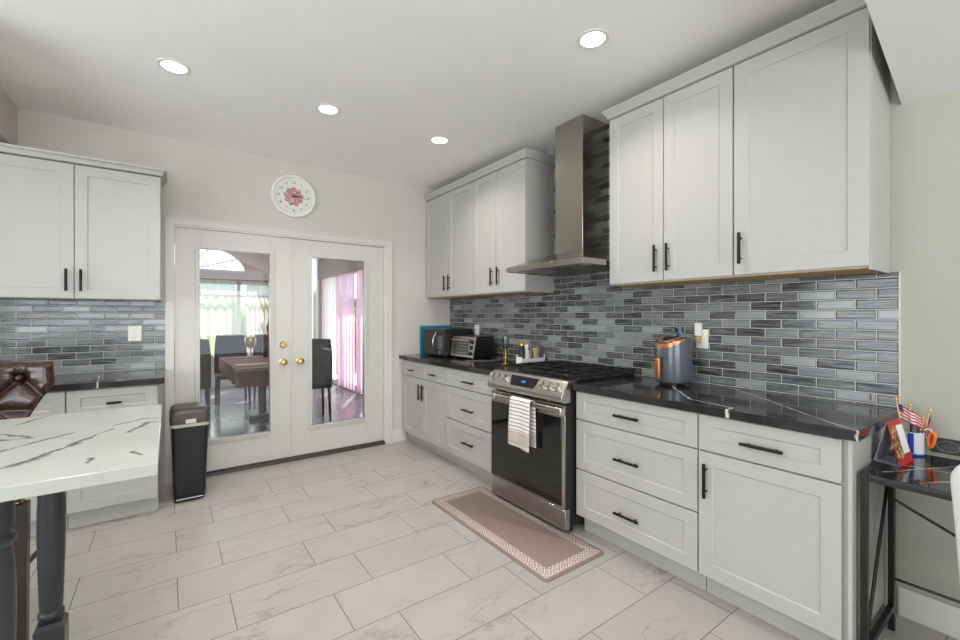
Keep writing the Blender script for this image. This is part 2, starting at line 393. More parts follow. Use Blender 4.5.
def pull(C, D, N, ln, parent, r=.0075):
    """bar pull on two posts; C centre on the door face, D bar direction"""
    m = MB(); m.tube([C+N*.028-D*ln/2, C+N*.028+D*ln/2], r, 10)
    for s_ in (-1, 1): m.cyl(C+D*s_*(ln/2-.028), C+D*s_*(ln/2-.028)+N*.03, .0042, seg=8)
    return lab(m.build('handle', blackm, parent), 'matt black bar handle')
NR, UR = V((-1, 0, 0)), V((0, -1, 0))       # right-hand run: faces -x, width runs to -y
NB, UB = V((0, -1, 0)), V((1, 0, 0))        # back run: faces -y, width runs to +x
G = .0022
def carcass(t, run, a0, a1, z0, z1, depth, toe=None, name='body'):
    if run == 'R':
        MB().box(-depth, -.001, -a0, -a1, z0, z1).build(name, white, t, bevel=.001)
        if toe: MB().box(-depth+toe, -.02, -a0-.001, -a1+.001, .001, z0-.001).build('toe_kick', white, t)
    else:
        MB().box(a0, a1, -depth, -.001, z0, z1).build(name, white, t, bevel=.001)
        if toe: MB().box(a0+.001, a1-.001, -depth+toe, -.02, .001, z0-.001).build('toe_kick', white, t)
def front(t, run, kind, a0, a1, z0, z1, depth, hd=None, **k):
    """a0,a1 along the run (R: distance from back wall, B: x)"""
    if run == 'R': O = V((-depth, -a0-G, z0+G)); U, N = UR, NR
    else: O = V((a0+G, -depth, z0+G)); U, N = UB, NB
    d = shaker(kind, O, U, N, a1-a0-2*G, z1-z0-2*G, t, **k)
    if hd:
        c, z, D, ln = hd
        C = (V((-depth, -c, z)) if run == 'R' else V((c, -depth, z)))+N*.02
        pull(C, D, N, ln, d)
    return d
BD = .60
# base units, right of the range
t = thing('base_cabinet', 'white three-drawer base cabinet right of the stove, under the air fryer', 'cabinet', (-.3, -2.81, 0), 'white base cabinets on the tiled wall')
carcass(t, 'R', 2.426, 3.172, .112, .874, BD, .06)
for z0, z1, zh in ((.700, .868, .777), (.400, .697, .536), (.116, .397, .240)):
    front(t, 'R', 'drawer', 2.428, 3.172, z0, z1, BD, (2.795, zh, UR, .152))
t = thing('base_cabinet', 'white base cabinet with one long drawer over one door, nearest the black console table', 'cabinet', (-.3, -3.45, 0), 'white base cabinets on the tiled wall')
carcass(t, 'R', 3.174, 3.722, .112, .874, BD, .06)
front(t, 'R', 'drawer', 3.174, 3.706, .700, .868, BD, (3.445, .775, UR, .16))
front(t, 'R', 'door', 3.174, 3.706, .116, .697, BD, (3.214, .567, Z, .156))
MB().box(-.618, -.001, -3.722, -3.735, .001, .874).build('end_panel', white, t, bevel=.001)
# base units between the door wall and the range
t = thing('base_cabinet', 'white base cabinet with two doors under two small drawers, under the microwave', 'cabinet', (-.3, -.45, 0), 'white base cabinets on the tiled wall')
carcass(t, 'R', .002, .904, .112, .874, BD, .06)
MB().box(-.612, -.601, -.003, -.028, .116, .868).build('filler_strip', white, t)
for a0, a1, ch, cd in ((.03, .472, .265, .436), (.472, .904, .70, .508)):
    front(t, 'R', 'drawer', a0, a1, .712, .868, BD, (ch, .776, UR, .085), rail=.05)
    front(t, 'R', 'door', a0, a1, .116, .709, BD, (cd, .58, Z, .156))
t = thing('base_cabinet', 'white three-drawer base cabinet left of the stove, under the toaster oven', 'cabinet', (-.3, -1.28, 0), 'white base cabinets on the tiled wall')
carcass(t, 'R', .906, 1.662, .112, .874, BD, .06)
for z0, z1, zh in ((.712, .868, .777), (.422, .709, .543), (.116, .419, .268)):
    front(t, 'R', 'drawer', .906, 1.662, z0, z1, BD, (1.283, zh, UR, .155))
# worktops
def worktop(lb, x0, x1, y0, y1):
    o = MB().box(x0, x1, y0, y1, .8745, .914).build('worktop', blackstone, bevel=.003)
    me = o.data; c = V(((x0+x1)/2, (y0+y1)/2, 0))   # origin stays at world zero so the veins run on
    return tag(o, lb, 'countertop', 'black marble worktops')
worktop('black marble worktop with white veins carrying the air fryer', -.648, -.009, -3.760, -2.424)
worktop('black marble worktop carrying the microwave and toaster oven', -.648, -.009, -1.676, -.001)
worktop('black marble worktop strip on the cabinets behind the white marble island', -4.3, -2.658, -.648, -.009)
# upper units
UD = .305
t = thing('wall_cabinet', 'white two-door wall cabinet right of the range hood', 'cabinet', (-.15, -2.82, 1.52), 'white wall cabinets on the tiled wall')
carcass(t, 'R', 2.446, 3.199, 1.524, 2.592, UD)
front(t, 'R', 'door', 2.448, 2.822, 1.528, 2.588, UD, (2.779, 1.66, Z, .155))
front(t, 'R', 'door', 2.822, 3.199, 1.528, 2.588, UD, (2.855, 1.66, Z, .155))
lab(MB().box(-.303, -.012, -2.47, -3.197, 1.5215, 1.5238).build('underside', wood_u, t), 'bare plywood underside')
t = thing('wall_cabinet', 'white wall cabinet with one broad door, above the bare end of the worktop', 'cabinet', (-.15, -3.46, 1.52), 'white wall cabinets on the tiled wall')
carcass(t, 'R', 3.201, 3.713, 1.524, 2.592, UD)
front(t, 'R', 'door', 3.201, 3.722, 1.528, 2.588, UD, (3.238, 1.66, Z, .155), rail=.068)
MB().box(-.309, -.001, -3.7135, -3.724, 1.515, 2.60).build('end_panel', white, t, bevel=.001)
lab(MB().box(-.303, -.012, -3.201, -3.710, 1.5215, 1.5238).build('underside', wood_u, t), 'bare plywood underside')
t = thing('wall_cabinet', 'white two-door wall cabinet in the corner by the door wall, over the microwave', 'cabinet', (-.15, -.47, 1.52), 'white wall cabinets on the tiled wall')
carcass(t, 'R', .004, .918, 1.524, 2.592, UD)
front(t, 'R', 'door', .012, .47, 1.528, 2.588, UD, (.428, 1.665, Z, .155), rail=.055)
front(t, 'R', 'door', .47, .918, 1.528, 2.588, UD, (.512, 1.665, Z, .155), rail=.055)
lab(MB().box(-.303, -.012, -.02, -.916, 1.5215, 1.5238).build('underside', wood_u, t), 'bare plywood underside')
t = thing('wall_cabinet', 'white two-door wall cabinet left of the range hood', 'cabinet', (-.15, -1.28, 1.52), 'white wall cabinets on the tiled wall')
carcass(t, 'R', .920, 1.644, 1.524, 2.592, UD)
front(t, 'R', 'door', .920, 1.262, 1.528, 2.588, UD, (1.215, 1.67, Z, .155), rail=.055)
front(t, 'R', 'door', 1.262, 1.644, 1.528, 2.588, UD, (1.305, 1.67, Z, .155), rail=.055)
lab(MB().box(-.303, -.012, -.922, -1.62, 1.5215, 1.5238).build('underside', wood_u, t), 'bare plywood underside')
def crown(lb, run, a0, a1, d, z0, z1, ends):
    """profile swept round front and free ends; ends: extra offset at a0 / a1"""
    prof = [(0, z0), (.012, z0+.006), (.012, z0+.018), (.02, z0+.03), (.034, z1-.014), (.036, z1-.01), (.036, z1), (-.01, z1)]
    m = MB(); vs = []
    for o_, z in prof:
        o2 = max(o_, 0); e0 = o2 if ends[0] else 0; e1 = o2 if ends[1] else 0
        if run == 'R':
            vs += [(-.002, -a0+e0, z), (-d-o_, -a0+e0, z), (-d-o_, -a1-e1, z), (-.002, -a1-e1, z)]
        else:
            vs += [(a0-e0, -.002, z), (a0-e0, -d-o_, z), (a1+e1, -d-o_, z), (a1+e1, -.002, z)]
    fs = [(k*4+i, k*4+i+1, (k+1)*4+i+1, (k+1)*4+i) for k in range(len(prof)-1) for i in range(3)]
    m.add(vs, fs)
    if run == 'R': m.box(-d+.01, -.002, -a0, -a1, z1-.012, z1-.001)
    else: m.box(a0, a1, -d+.01, -.002, z1-.012, z1-.001)
    tag(m.build('crown_molding', white, sharp=20), lb, 'molding', 'white crown moldings on the wall cabinets')
crown('white crown molding on the wall cabinets right of the hood', 'R', 2.446, 3.722, .315, 2.594, 2.654, (1, 0))
crown('white crown molding on the wall cabinets between door wall and hood', 'R', .004, 1.644, .315, 2.594, 2.654, (0, 1))
# back-wall units on the left
t = thing('wall_cabinet', 'white two-door wall cabinet left of the french doors', 'cabinet', (-3.14, -.15, 1.43), None)
carcass(t, 'B', -3.592, -2.680, 1.440, 2.336, .315)
front(t, 'B', 'door', -3.592, -3.141, 1.442, 2.330, .315, (-3.178, 1.562, Z, .145))
front(t, 'B', 'door', -3.141, -2.682, 1.442, 2.330, .315, (-3.106, 1.562, Z, .145))
t2 = thing('wall_cabinet', 'white wall cabinet at the far left end under the bulkhead', 'cabinet', (-3.9, -.15, 1.43), None)
carcass(t2, 'B', -4.3, -3.594, 1.440, 2.336, .315)
front(t2, 'B', 'door', -4.3, -3.594, 1.442, 2.330, .315)
crown('white crown molding on the wall cabinets left of the french doors', 'B', -4.3, -2.680, .325, 2.338, 2.388, (0, 1))
t = thing('base_cabinet', 'white base cabinet behind the island, nearest the french doors', 'cabinet', (-2.92, -.3, 0), 'white base cabinets behind the island')
carcass(t, 'B', -3.141, -2.692, .112, .874, BD, .05)
front(t, 'B', 'drawer', -3.141, -2.694, .705, .868, BD, (-2.915, .776, UB, .075))
front(t, 'B', 'door', -3.141, -2.694, .116, .702, BD)
t = thing('base_cabinet', 'white base cabinet behind the brown leather stool', 'cabinet', (-3.37, -.3, 0), 'white base cabinets behind the island')
carcass(t, 'B', -4.3, -3.143, .112, .874, BD, .05)
front(t, 'B', 'drawer', -3.6, -3.143, .705, .868, BD, (-3.37, .776, UB, .075))
front(t, 'B', 'door', -3.6, -3.143, .116, .702, BD)

# ------------------------------------------------------------------ range hood
t = thing('range_hood', 'stainless steel chimney range hood above the stove', 'range hood', (-.25, -2.06, 1.66))
MB().box(-.287, -.0095, -1.934, -2.196, 1.76, H-.001).build('chimney', steelv, t, bevel=.002)
hy0, hy1, hx = -1.69, -2.438, -.56
m = MB(); zb, zr, zt = 1.655, 1.690, 1.79
lo = [(hx, hy0), (-.0095, hy0), (-.0095, hy1), (hx, hy1)]; up = [(-.287, -1.934), (-.0095, -1.934), (-.0095, -2.196), (-.287, -2.196)]
vs = [(x, y, zb) for x, y in lo]+[(x, y, zr) for x, y in lo]+[(x, y, zt) for x, y in up]
fs = [(i, (i+1) % 4, (i+1) % 4+4, i+4) for i in range(4)]+[(4+i, 4+(i+1) % 4, 8+(i+1) % 4, 8+i) for i in range(4)]+[(8, 9, 10, 11)]
m.add(vs, fs); m.build('canopy', steelv, t, bevel=.001)
m = MB().box(hx+.012, -.02, hy0-.012, hy1+.012, zb+.004, zb+.012)
for k in range(2):
    a = hy0-.05-k*.34
    for j in range(14): m.box(hx+.06, -.08, a-.01-j*.021, a-.022-j*.021, zb-.002, zb+.004)
lab(m.build('filter', steel, t), 'slatted grease filters under the canopy')

# ------------------------------------------------------------------ range
ry0, ry1 = -1.684, -2.418
t = thing('kitchen_range', 'stainless steel gas range with black glass oven door', 'stove', (-.35, -2.055, 0))
MB().box(-.655, -.03, ry0, ry1, .05, .905).build('body', M('range_side', (30, 30, 31), .4, .3), t)
for y in (ry0-.04, ry1+.04):
    for x in (-.62, -.08): MB().cyl((x, y, .001), (x, y, .05), .018, seg=12).build('foot', black, t)
MB().box(-.65, -.012, ry0-.001, ry1+.001, .9055, .928).build('cooktop', M('cooktop_enamel', (20, 20, 21), .22), t, bevel=.004)
pr_ = [(-.60, .905), (-.60, .93), (-.662, .932), (-.676, .926), (-.735, .842), (-.738, .825), (-.730, .806), (-.712, .797), (-.656, .797), (-.656, .905)]
cp = MB().prism(pr_, 'y', ry0, ry1).build('control_panel', steel, t, bevel=.003)
PN = V((-.084, 0, .059)).normalized(); PU = V((-.059, 0, -.084)).normalized()
def onpanel(y, f): return V((-.676, y, .926))+PU*f
m = MB()
a, b_ = onpanel(-1.93, .012), onpanel(-2.165, .012)
m.add([onpanel(-1.905, .014)+PN*.0035, onpanel(-2.185, .014)+PN*.0035, onpanel(-2.155, .088)+PN*.0035, onpanel(-1.935, .088)+PN*.0035,
       onpanel(-1.905, .014)+PN*.0005, onpanel(-2.185, .014)+PN*.0005, onpanel(-2.155, .088)+PN*.0005, onpanel(-1.935, .088)+PN*.0005],
      [(0, 1, 2, 3), (0, 4, 5, 1), (1, 5, 6, 2), (2, 6, 7, 3), (3, 7, 4, 0)])
disp = m.build('display', blackg, cp)
dm = M('display_blue', (60, 150, 230), .3, emit=1.5)
m = MB(); O = onpanel(-2.035, .052)+PN*.0042
for k in range(4):
    o_ = O+V((0, -.009*k-(.004 if k > 1 else 0), 0))
    for seg in (((-.003, .003), (-.006, -.0048)), ((-.003, .003), (-.0006, .0006)), ((-.003, .003), (.0048, .006)), ((.0022, .0034), (-.006, .006)), ((-.0034, -.0022), (-.006, .006))):
        (y_0, y_1), (u0, u1) = seg
        m.add([o_+V((0, y_0, 0))+PU*u0, o_+V((0, y_1, 0))+PU*u0, o_+V((0, y_1, 0))+PU*u1, o_+V((0, y_0, 0))+PU*u1], [(0, 1, 2, 3)])
m.build('clock_digits', dm, cp)
for y in (-1.728, -1.790, -1.858, -2.230, -2.292, -2.360):
    c = onpanel(y, .048); m = MB()
    m.cyl(c+PN*.0005, c+PN*.010, .027, .026, 24).cyl(c+PN*.010, c+PN*.034, .0215, .019, 24)
    m.obox(c+PN*.034, V((0, 1, 0)), PU, PN, -.003, .003, -.018, .018, 0, .003)
    lab(m.build('knob', M('knob_steel', (212, 208, 200), .2, 1), cp), 'round steel burner knob')
# oven door
od = MB().box(-.700, -.657, ry0-.003, ry1+.003, .157, .783).build('oven_door', steel, t, bevel=.003)
MB().box(-.7035, -.7002, ry0-.006, ry1+.034, .168, .705).build('door_glass', M('oven_glass', (16, 17, 18), .05, var=.05, spec=.7), od, bevel=.001)
m = MB().box(-.7001, -.655, ry1+.003, ry1-.001, .157, .783); m.build('door_edge', black, od)
m = MB()
m.box(-.742, -.722, ry0-.085, ry1+.004, .742, .772)
for y in (ry0-.08, ry1+.014): m.box(-.746, -.700, y-.017, y+.017, .728, .774)
m.build('handle', M('handle_steel', (214, 208, 196), .25, 1), od, bevel=.006, segs=3)
MB().box(-.700, -.657, ry0-.003, ry1+.003, .026, .152).build('drawer', steel, t, bevel=.003)
# burners and grates
for x, y, r in ((-.48, -1.80, .05), (-.2, -1.80, .042), (-.34, -2.055, .06), (-.48, -2.31, .055), (-.2, -2.31, .042)):
    m = MB().lathe((x, y, .928), [(r, 0), (r*.98, .006), (r*.8, .008), (r*.78, .014), (r*.3, .016)], 24)
    lab(m.build('burner', black, t), 'round black burner cap')
for k in range(3):
    y0 = ry0-.014-k*.2475; y1 = y0-.243; m = MB(); zz0, zz1 = .950, .962
    m.box(-.63, -.035, y0, y0-.011, zz0, zz1).box(-.63, -.035, y1+.011, y1, zz0, zz1).box(-.63, -.619, y0, y1, zz0, zz1).box(-.046, -.035, y0, y1, zz0, zz1)
    for x in (-.50, -.335, -.17): m.box(x, x+.009, y0, y1, zz0+.001, zz1+.003)
    for q in (.33, .67): yy = y0+(y1-y0)*q; m.box(-.62, -.04, yy-.004, yy+.004, zz0, zz1+.002)
    for x in (-.622, -.05):
        for yy in (y0-.008, y1+.008): m.box(x, x+.012, yy-.006, yy+.006, .9285, zz0)
    lab(m.build('grate', M('cast_iron', (36, 36, 36), .32, .2), t, bevel=.002), 'black cast-iron grate')
# dish towel over the oven handle
def towel_mat():
    t = NT('towel_cloth'); s = t.sep(t.co()); z = s[2]
    wv = t.math('FRACT', t.math('MULTIPLY', t.math('ADD', z, .44), 1/.0245))
    st = t.math('LESS_THAN', wv, .22)
    st = t.math('MULTIPLY', st, t.math('GREATER_THAN', z, .124))
    blk = t.math('MULTIPLY', t.math('LESS_THAN', z, .118), t.math('GREATER_THAN', z, .036))
    c = t.mix(st, L((232, 226, 217)), L((112, 108, 106)))
    c = t.mix(blk, c, L((190, 176, 166)))
    t.base(c); t.rough(.9); t.bump(t.noise(t.co(), 500, 2), .4, .001); return t.m
twl = towel_mat()
t_ = thing('dish_towel', 'white dish towel with thin grey stripes hanging on the oven handle', 'towel', (-.76, -2.05, .44))
ft = [(-.717, .60), (-.7185, .74), (-.721, .776), (-.732, .781), (-.744, .779), (-.7495, .77), (-.7515, .72), (-.755, .6), (-.757, .462)]
def tpath(pts, v):
    n = len(pts)-1; k = min(int(v*n), n-1); f = v*n-k
    return pts[k][0]*(1-f)+pts[k+1][0]*f, pts[k][1]*(1-f)+pts[k+1][1]*f
def tf(u, v):
    x, z = tpath(ft[1:], v); sp = 1+.12*v
    y = -2.070+(.5-u)*.188*sp+.012*v
    return V((x-.006*v*(1+math.sin(u*9)), y, z-(.012*u if v > .9 else 0)))
MB().grid(tf, 18, 28).build('front_flap', twl, t_, solid=.003)
def tb(u, v):
    x, z = -.7165+.004*v, .772-.300*v
    return V((x+.003*math.sin(u*7+1)*v, -2.084+(.5-u)*.175+.0*v, z))
MB().grid(tb, 14, 20).build('back_flap', twl, t_, solid=.003)

# ------------------------------------------------------------------ things on the far worktop
WT = .9145
teal = M('teal_plastic', (30, 128, 158), .35)
t = MB().box(-.41, -.02, -.025, -.039, WT, 1.222).build('serving_tray', teal, bevel=.004)
tag(t, 'thin teal blue tray standing against the wall behind the microwave', 'tray')
# microwave
t = thing('microwave', 'black microwave oven with a curved steel handle at the corner', 'microwave', (-.25, -.30, WT))
my0, my1, mx = -.125, -.535, -.40
MB().box(mx, -.06, my0, my1, WT+.014, 1.196).build('body', M('microwave_black', (15, 15, 16), .3), t, bevel=.004)
for x in (mx+.03, -.1):
    for y in (my0-.04, my1+.04): MB().cyl((x, y, WT+.0005), (x, y, WT+.014), .012, seg=10).build('foot', black, t)
d = MB().box(mx-.022, mx-.001, my0, my1+.115, WT+.018, 1.192).build('door', M('microwave_door', (34, 34, 36), .3), t, bevel=.003)
MB().box(mx-.0235, mx-.0221, my0-.035, my1+.165, WT+.055, 1.155).build('window', M('microwave_window', (30, 30, 31), .12), d)
pts = [(mx-.022-.04*math.sin(PI*k/10), my1+.135, WT+.05+.195*k/10) for k in range(11)]
MB().tube(pts, .007, 8).build('handle', M('mw_handle', (190, 188, 184), .25, 1), d)
kp = MB().box(mx-.022, mx-.001, my1+.111, my1, WT+.018, 1.192).build('control_panel', M('mw_panel', (42, 42, 44), .35), t, bevel=.003)
MB().box(mx-.0235, mx-.0221, my1+.095, my1+.018, 1.14, 1.172).build('display', blackg, kp)
m = MB()
for r_ in range(5):
    for c_ in range(3): m.box(mx-.024, mx-.0221, my1+.095-c_*.028, my1+.075-c_*.028, 1.105-r_*.026, 1.122-r_*.026)
m.build('keypad', M('mw_keys', (120, 120, 120), .5), kp)
MB().cyl((mx-.022, my1+.055, WT+.045), (mx-.03, my1+.055, WT+.045), .022, seg=20).build('dial', M('mw_dial', (150, 148, 144), .3, 1), kp)
# toaster oven
t = thing('toaster_oven', 'black and silver toaster oven with three dials and slanted front', 'toaster oven', (-.2, -.74, WT))
ty0, ty1 = -.552, -.945
silv = M('toaster_silver', (188, 184, 176), .28, .9)
MB().prism([(-.335, WT+.016), (-.09, WT+.016), (-.09, 1.126), (-.11, 1.134), (-.29, 1.134), (-.31, 1.125)], 'y', ty0-.008, ty1+.008).build('body', M('toaster_black', (14, 14, 16), .28), t, bevel=.003)
for x in (-.31, -.09):
    for y in (ty0-.04, ty1+.04): MB().cyl((x, y, WT+.0005), (x, y, WT+.016), .013, seg=10).build('foot', black, t)
fo = V((-.350, ty0, WT+.020)); FU = V((0, -1, 0)); FV = V((.034, 0, .195)).normalized(); FN = V((-.195, 0, .034)).normalized()
wt_, ht_ = ty0-ty1, .198
m = MB(); fw_, kw = .018, .075
m.obox(fo, FU, FV, FN, 0, wt_, 0, .026, -.014, 0).obox(fo, FU, FV, FN, 0, wt_, ht_-.022, ht_, -.014, 0)
m.obox(fo, FU, FV, FN, 0, fw_, .026, ht_-.022, -.014, 0).obox(fo, FU, FV, FN, wt_-kw, wt_, .026, ht_-.022, -.014, 0)
m.prism([(-.336, WT+.018), (-.350, WT+.020), (-.316, WT+.215), (-.300, 1.136)], 'y', ty1, ty1+.009)
m.build('front_frame', silv, t, bevel=.003)
d = MB().obox(fo, FU, FV, FN, fw_+.004, wt_-kw-.004, .03, ht_-.026, -.008, .004).build('door', M('toaster_door', (150, 148, 142), .25, .9), t, bevel=.002)
MB().obox(fo, FU, FV, FN, fw_+.022, wt_-kw-.022, .046, ht_-.055, .0042, .0056).build('window', M('toaster_glass', (62, 60, 54), .08), d)
m = MB()
for k in range(3): m.obox(fo, FU, FV, FN, fw_+.03, wt_-kw-.03, .07+k*.03, .074+k*.03, .0057, .0066)
m.build('wire_rack', M('rack_wire', (170, 165, 150), .3, .9), d)
m = MB().obox(fo, FU, FV, FN, fw_+.012, wt_-kw-.012, ht_-.046, ht_-.030, .022, .036)
for a in (fw_+.03, wt_-kw-.03): m.obox(fo, FU, FV, FN, a-.006, a+.006, ht_-.043, ht_-.033, .004, .024)
m.build('handle', silv, d, bevel=.004)
for k in range(3):
    c = fo+FU*(wt_-kw/2)+FV*(.042+k*.054)
    lab(MB().cyl(c, c+FN*.016, .020, .018, 20).obox(c+FN*.016, FV, FU, FN, -.016, .016, -.003, .003, 0, .004).build('knob', black, t), 'round black dial')
# power outlet behind the ovens
def outlet(lb, y0, y1, z0, z1, n=1):
    t = thing('wall_outlet', lb, 'outlet', (-.01, (y0+y1)/2, z0))
    MB().box(-.0145, -.0082, y0, y1, z0, z1).build('cover_plate', plast, t, bevel=.002)
    c = (y0+y1)/2
    for k in (0, 1):
        zc = z0+(z1-z0)*(.3+.4*k); m = MB().lathe((-.0146, c, zc), [(.016, 0), (.016, -.002), (.014, -.003)], 20, 'x')
        s_ = m.build('socket', plast, t)
        MB().box(-.0182, -.0177, c+.005, c+.0065, zc-.002, zc+.008).box(-.0182, -.0177, c-.0065, c-.005, zc-.002, zc+.008).build('slots', black, s_)
    return t
outlet('white wall outlet between the microwave and the toaster oven', -.50, -.578, 1.105, 1.235)
outlet('white wall outlet with an air freshener plugged in, right of the air fryer', -2.852, -2.924, 1.13, 1.245)
t = thing('air_freshener', 'small white plug-in with a beige bottle on the outlet by the air fryer', 'air freshener', (-.03, -2.858, 1.17))
MB().box(-.05, -.0195, -2.858, -2.896, 1.205, 1.285).build('housing', plast, t, bevel=.006, segs=3)
MB().lathe((-.035, -2.872, 1.168), [(.017, 0), (.020, .004), (.020, .028), (.009, .038)], 18).build('bottle', M('scent_bottle', (196, 160, 112), .25), t)
# switch plate on the left splashback
t = thing('light_switch', 'white double rocker switch plate on the tiles left of the french doors', 'light switch', (-2.84, -.012, 1.13))
MB().box(-2.884, -2.802, -.0145, -.0082, 1.135, 1.252).build('cover_plate', plast, t, bevel=.002)
for x in (-2.863, -2.823): MB().box(x-.0155, x+.0155, -.0185, -.0146, 1.162, 1.226).build('rocker', plast, t, bevel=.0015)
# red mark on the tile
tag(MB().box(-.0092, -.0081, -3.655, -3.661, .935, .965).build('sticker', M('red_sticker', (150, 50, 60), .5)), 'tiny red sticker low on the tiles above the worktop end', 'sticker')
# power cord
m = MB().tube([(-.05, -.935, .94), (-.06, -1.0, .922), (-.12, -1.06, .919), (-.25, -1.05, .919), (-.36, -1.0, .919), (-.42, -.94, .919)], .0035, 8)
tag(m.build('power_cord', M('cord_grey', (120, 116, 110), .5)), 'thin grey power cord curling on the worktop beside the toaster oven', 'cord')
# candlestick
t = thing('candle_holder', 'gold stemmed candle holder with a clear glass cup', 'candle holder', (-.28, -1.34, WT))
c = (-.28, -1.34, WT)
MB().lathe(c, [(.026, .0005), (.026, .005), (.006, .009), (.005, .045), (.02, .052), (.02, .058), (.005, .064), (.005, .115), (.012, .122)], 24).build('stem', gold, t)
MB().lathe(c, [(.006, .123), (.020, .135), (.026, .17), (.026, .235), (.024, .235), (.024, .17), (.018, .139)], 24, caps=False).build('cup', clear, t)
# spice rack
t = thing('spice_rack', 'white countertop tray rack holding jars left of the stove', 'rack', (-.16, -1.53, WT))
rx0, rx1, qy0, qy1 = -.30, -.04, -1.50, -1.575
MB().box(rx0, rx1, qy0, qy1, WT+.001, WT+.008).box(rx0, rx1, qy1, qy1+.003, WT+.008, WT+.062).box(rx0, rx1, qy0-.003, qy0, WT+.008, WT+.09).box(rx0, rx0+.003, qy0, qy1, WT+.008, WT+.075).box(rx1-.003, rx1, qy0, qy1, WT+.008, WT+.09).build('tray', plast, t, bevel=.001)
cy_ = (qy0+qy1)/2
def jar(lb, x, r, h, mt, cap, caph, name='spice_jar'):
    j = thing(name, lb, 'jar', (x, cy_, WT+.0085), 'jars in the rack by the stove')
    MB().lathe((x, cy_, WT+.0088), [(r*.92, 0), (r, .004), (r, h*.78), (r*.7, h*.88), (r*.62, h*.9), (r*.62, h)], 20).build('jar_body', mt, j)
    MB().lathe((x, cy_, WT+.009+h), [(r*.72, 0), (r*.72, caph*.8), (r*.6, caph)], 20).build('lid', cap, j)
jar('tall black jar with a gold lid at the near-left end of the rack', rx0+.03, .026, .16, black, gold, .02)
jar('white jar with white lid beside the black jar in the rack', rx0+.083, .024, .145, plast, plast, .02)
jar('clear glass jar with grey lid in the middle of the rack', rx0+.127, .019, .13, clear, M('grey_lid', (120, 118, 114), .4), .02)
for k, (x, wd, hh, cc, lb) in enumerate(((rx0+.150, .022, .14, (196, 180, 140), 'beige card packet standing in the rack'), (rx0+.175, .022, .145, (170, 158, 128), 'tan card packet standing in the rack'), (rx0+.200, .05, .155, (92, 90, 88), 'dark grey box at the wall end of the rack'))):
    tag(MB().box(x, x+wd, qy0-.008, qy1+.008, WT+.0085, WT+hh).build('spice_packet', M('packet_%s' % 'abc'[k], cc, .6), bevel=.001), lb, 'packet', 'packets in the rack by the stove')

# air fryer
fx, fy = -.166, -2.792
R_ = Matrix.Translation((fx, fy, 0)) @ Matrix.Rotation(math.radians(165), 4, 'Z')   # local +x is the front
t = thing('air_fryer', 'dark blue grey air fryer with copper handle and trim', 'air fryer', (fx, fy, WT))
grey = M('fryer_grey', (90, 96, 103), .24, .2); copper = M('copper', (206, 132, 84), .3, .7)
def sup(r, a, e=2.6):
    c_, s_ = math.cos(a), math.sin(a); k = (abs(c_)**e+abs(s_)**e)**(-1/e); return r*k*c_, r*k*s_
HT = .262
def rimz(a): return HT-.034*max(0, math.cos(a))**1.5
prof = [(.082, .0), (.092, .008), (.0955, .03), (.097, .12), (.095, .2), (.092, None)]
m = MB(R_); seg = 48; vs = []
for r, h in prof:
    for i in range(seg):
        x, y = sup(r, 2*PI*i/seg); vs.append((x, y, WT+.012+(rimz(2*PI*i/seg) if h is None else h)))
fs = [(j*seg+i, j*seg+(i+1) % seg, (j+1)*seg+(i+1) % seg, (j+1)*seg+i) for j in range(len(prof)-1) for i in range(seg)]
fs += [tuple(range(seg-1, -1, -1))]
m.add(vs, fs); m.build('body', grey, t)
m = MB(R_); vs = []
for r, off in ((.092, 0), (.088, .007), (.072, .010), (.0, .012)):
    for i in range(seg):
        x, y = sup(r, 2*PI*i/seg) if r else (0, 0); a = 2*PI*i/seg; vs.append((x, y, WT+.012+HT-.034*max(0, math.cos(a))**1.5*(r/.092)**1.5+off))
m.add(vs, [(j*seg+i, j*seg+(i+1) % seg, (j+1)*seg+(i+1) % seg, (j+1)*seg+i) for j in range(3) for i in range(seg)])
m.build('top', grey, t)
def band(a0, a1, rr, zf0, zf1, mt, nm, lb=None, n=24):
    m = MB(R_); vs = []
    for k in range(n+1):
        a = a0+(a1-a0)*k/n
        for r, z in ((rr, zf0(a)), (rr+.0015, zf0(a)), (rr+.0015, zf1(a)), (rr, zf1(a))):
            x, y = sup(r, a); vs.append((x, y, WT+.012+z))
    m.add(vs, [(k*4+i, k*4+(i+1) % 4, (k+1)*4+(i+1) % 4, (k+1)*4+i) for k in range(n) for i in range(4)]+[(0, 1, 2, 3), (n*4+3, n*4+2, n*4+1, n*4)])
    o = m.build(nm, mt, t)
    if lb: lab(o, lb)
# copper swoosh: a band on the front of the rim and a crescent round the control glass
band(-1.45, 1.45, .0935, lambda a: rimz(a)-.002-.021*max(0, math.cos(a/1.45*PI/2))**.8, lambda a: rimz(a)+.004, copper, 'copper_lip', 'copper coloured lip round the front of the lid')
def ztop(x, y):
    a = math.atan2(y, x); r = min(1, math.hypot(x, y)/.092); return WT+.012+HT-.034*max(0, math.cos(a))**1.5*r**1.5+.010
def disc(cx_, rx_, ry_, off, mt, nm):
    m = MB(R_); n = 32; vs = []
    for q in (1, .66, .33):
        for k in range(n):
            a = 2*PI*k/n; x = cx_+rx_*q*math.cos(a); y = ry_*q*math.sin(a); vs.append((x, y, ztop(x, y)+off))
    vs.append((cx_, 0, ztop(cx_, 0)+off))
    m.add(vs, [(j*n+k, j*n+(k+1) % n, (j+1)*n+(k+1) % n, (j+1)*n+k) for j in range(2) for k in range(n)]+[(2*n+k, 2*n+(k+1) % n, 3*n) for k in range(n)])
    return m.build(nm, mt, t, solid=.002)
disc(.036, .052, .062, .0015, copper, 'copper_surround'); disc(.026, .038, .044, .0045, blackg, 'control_glass')
m = MB(R_)
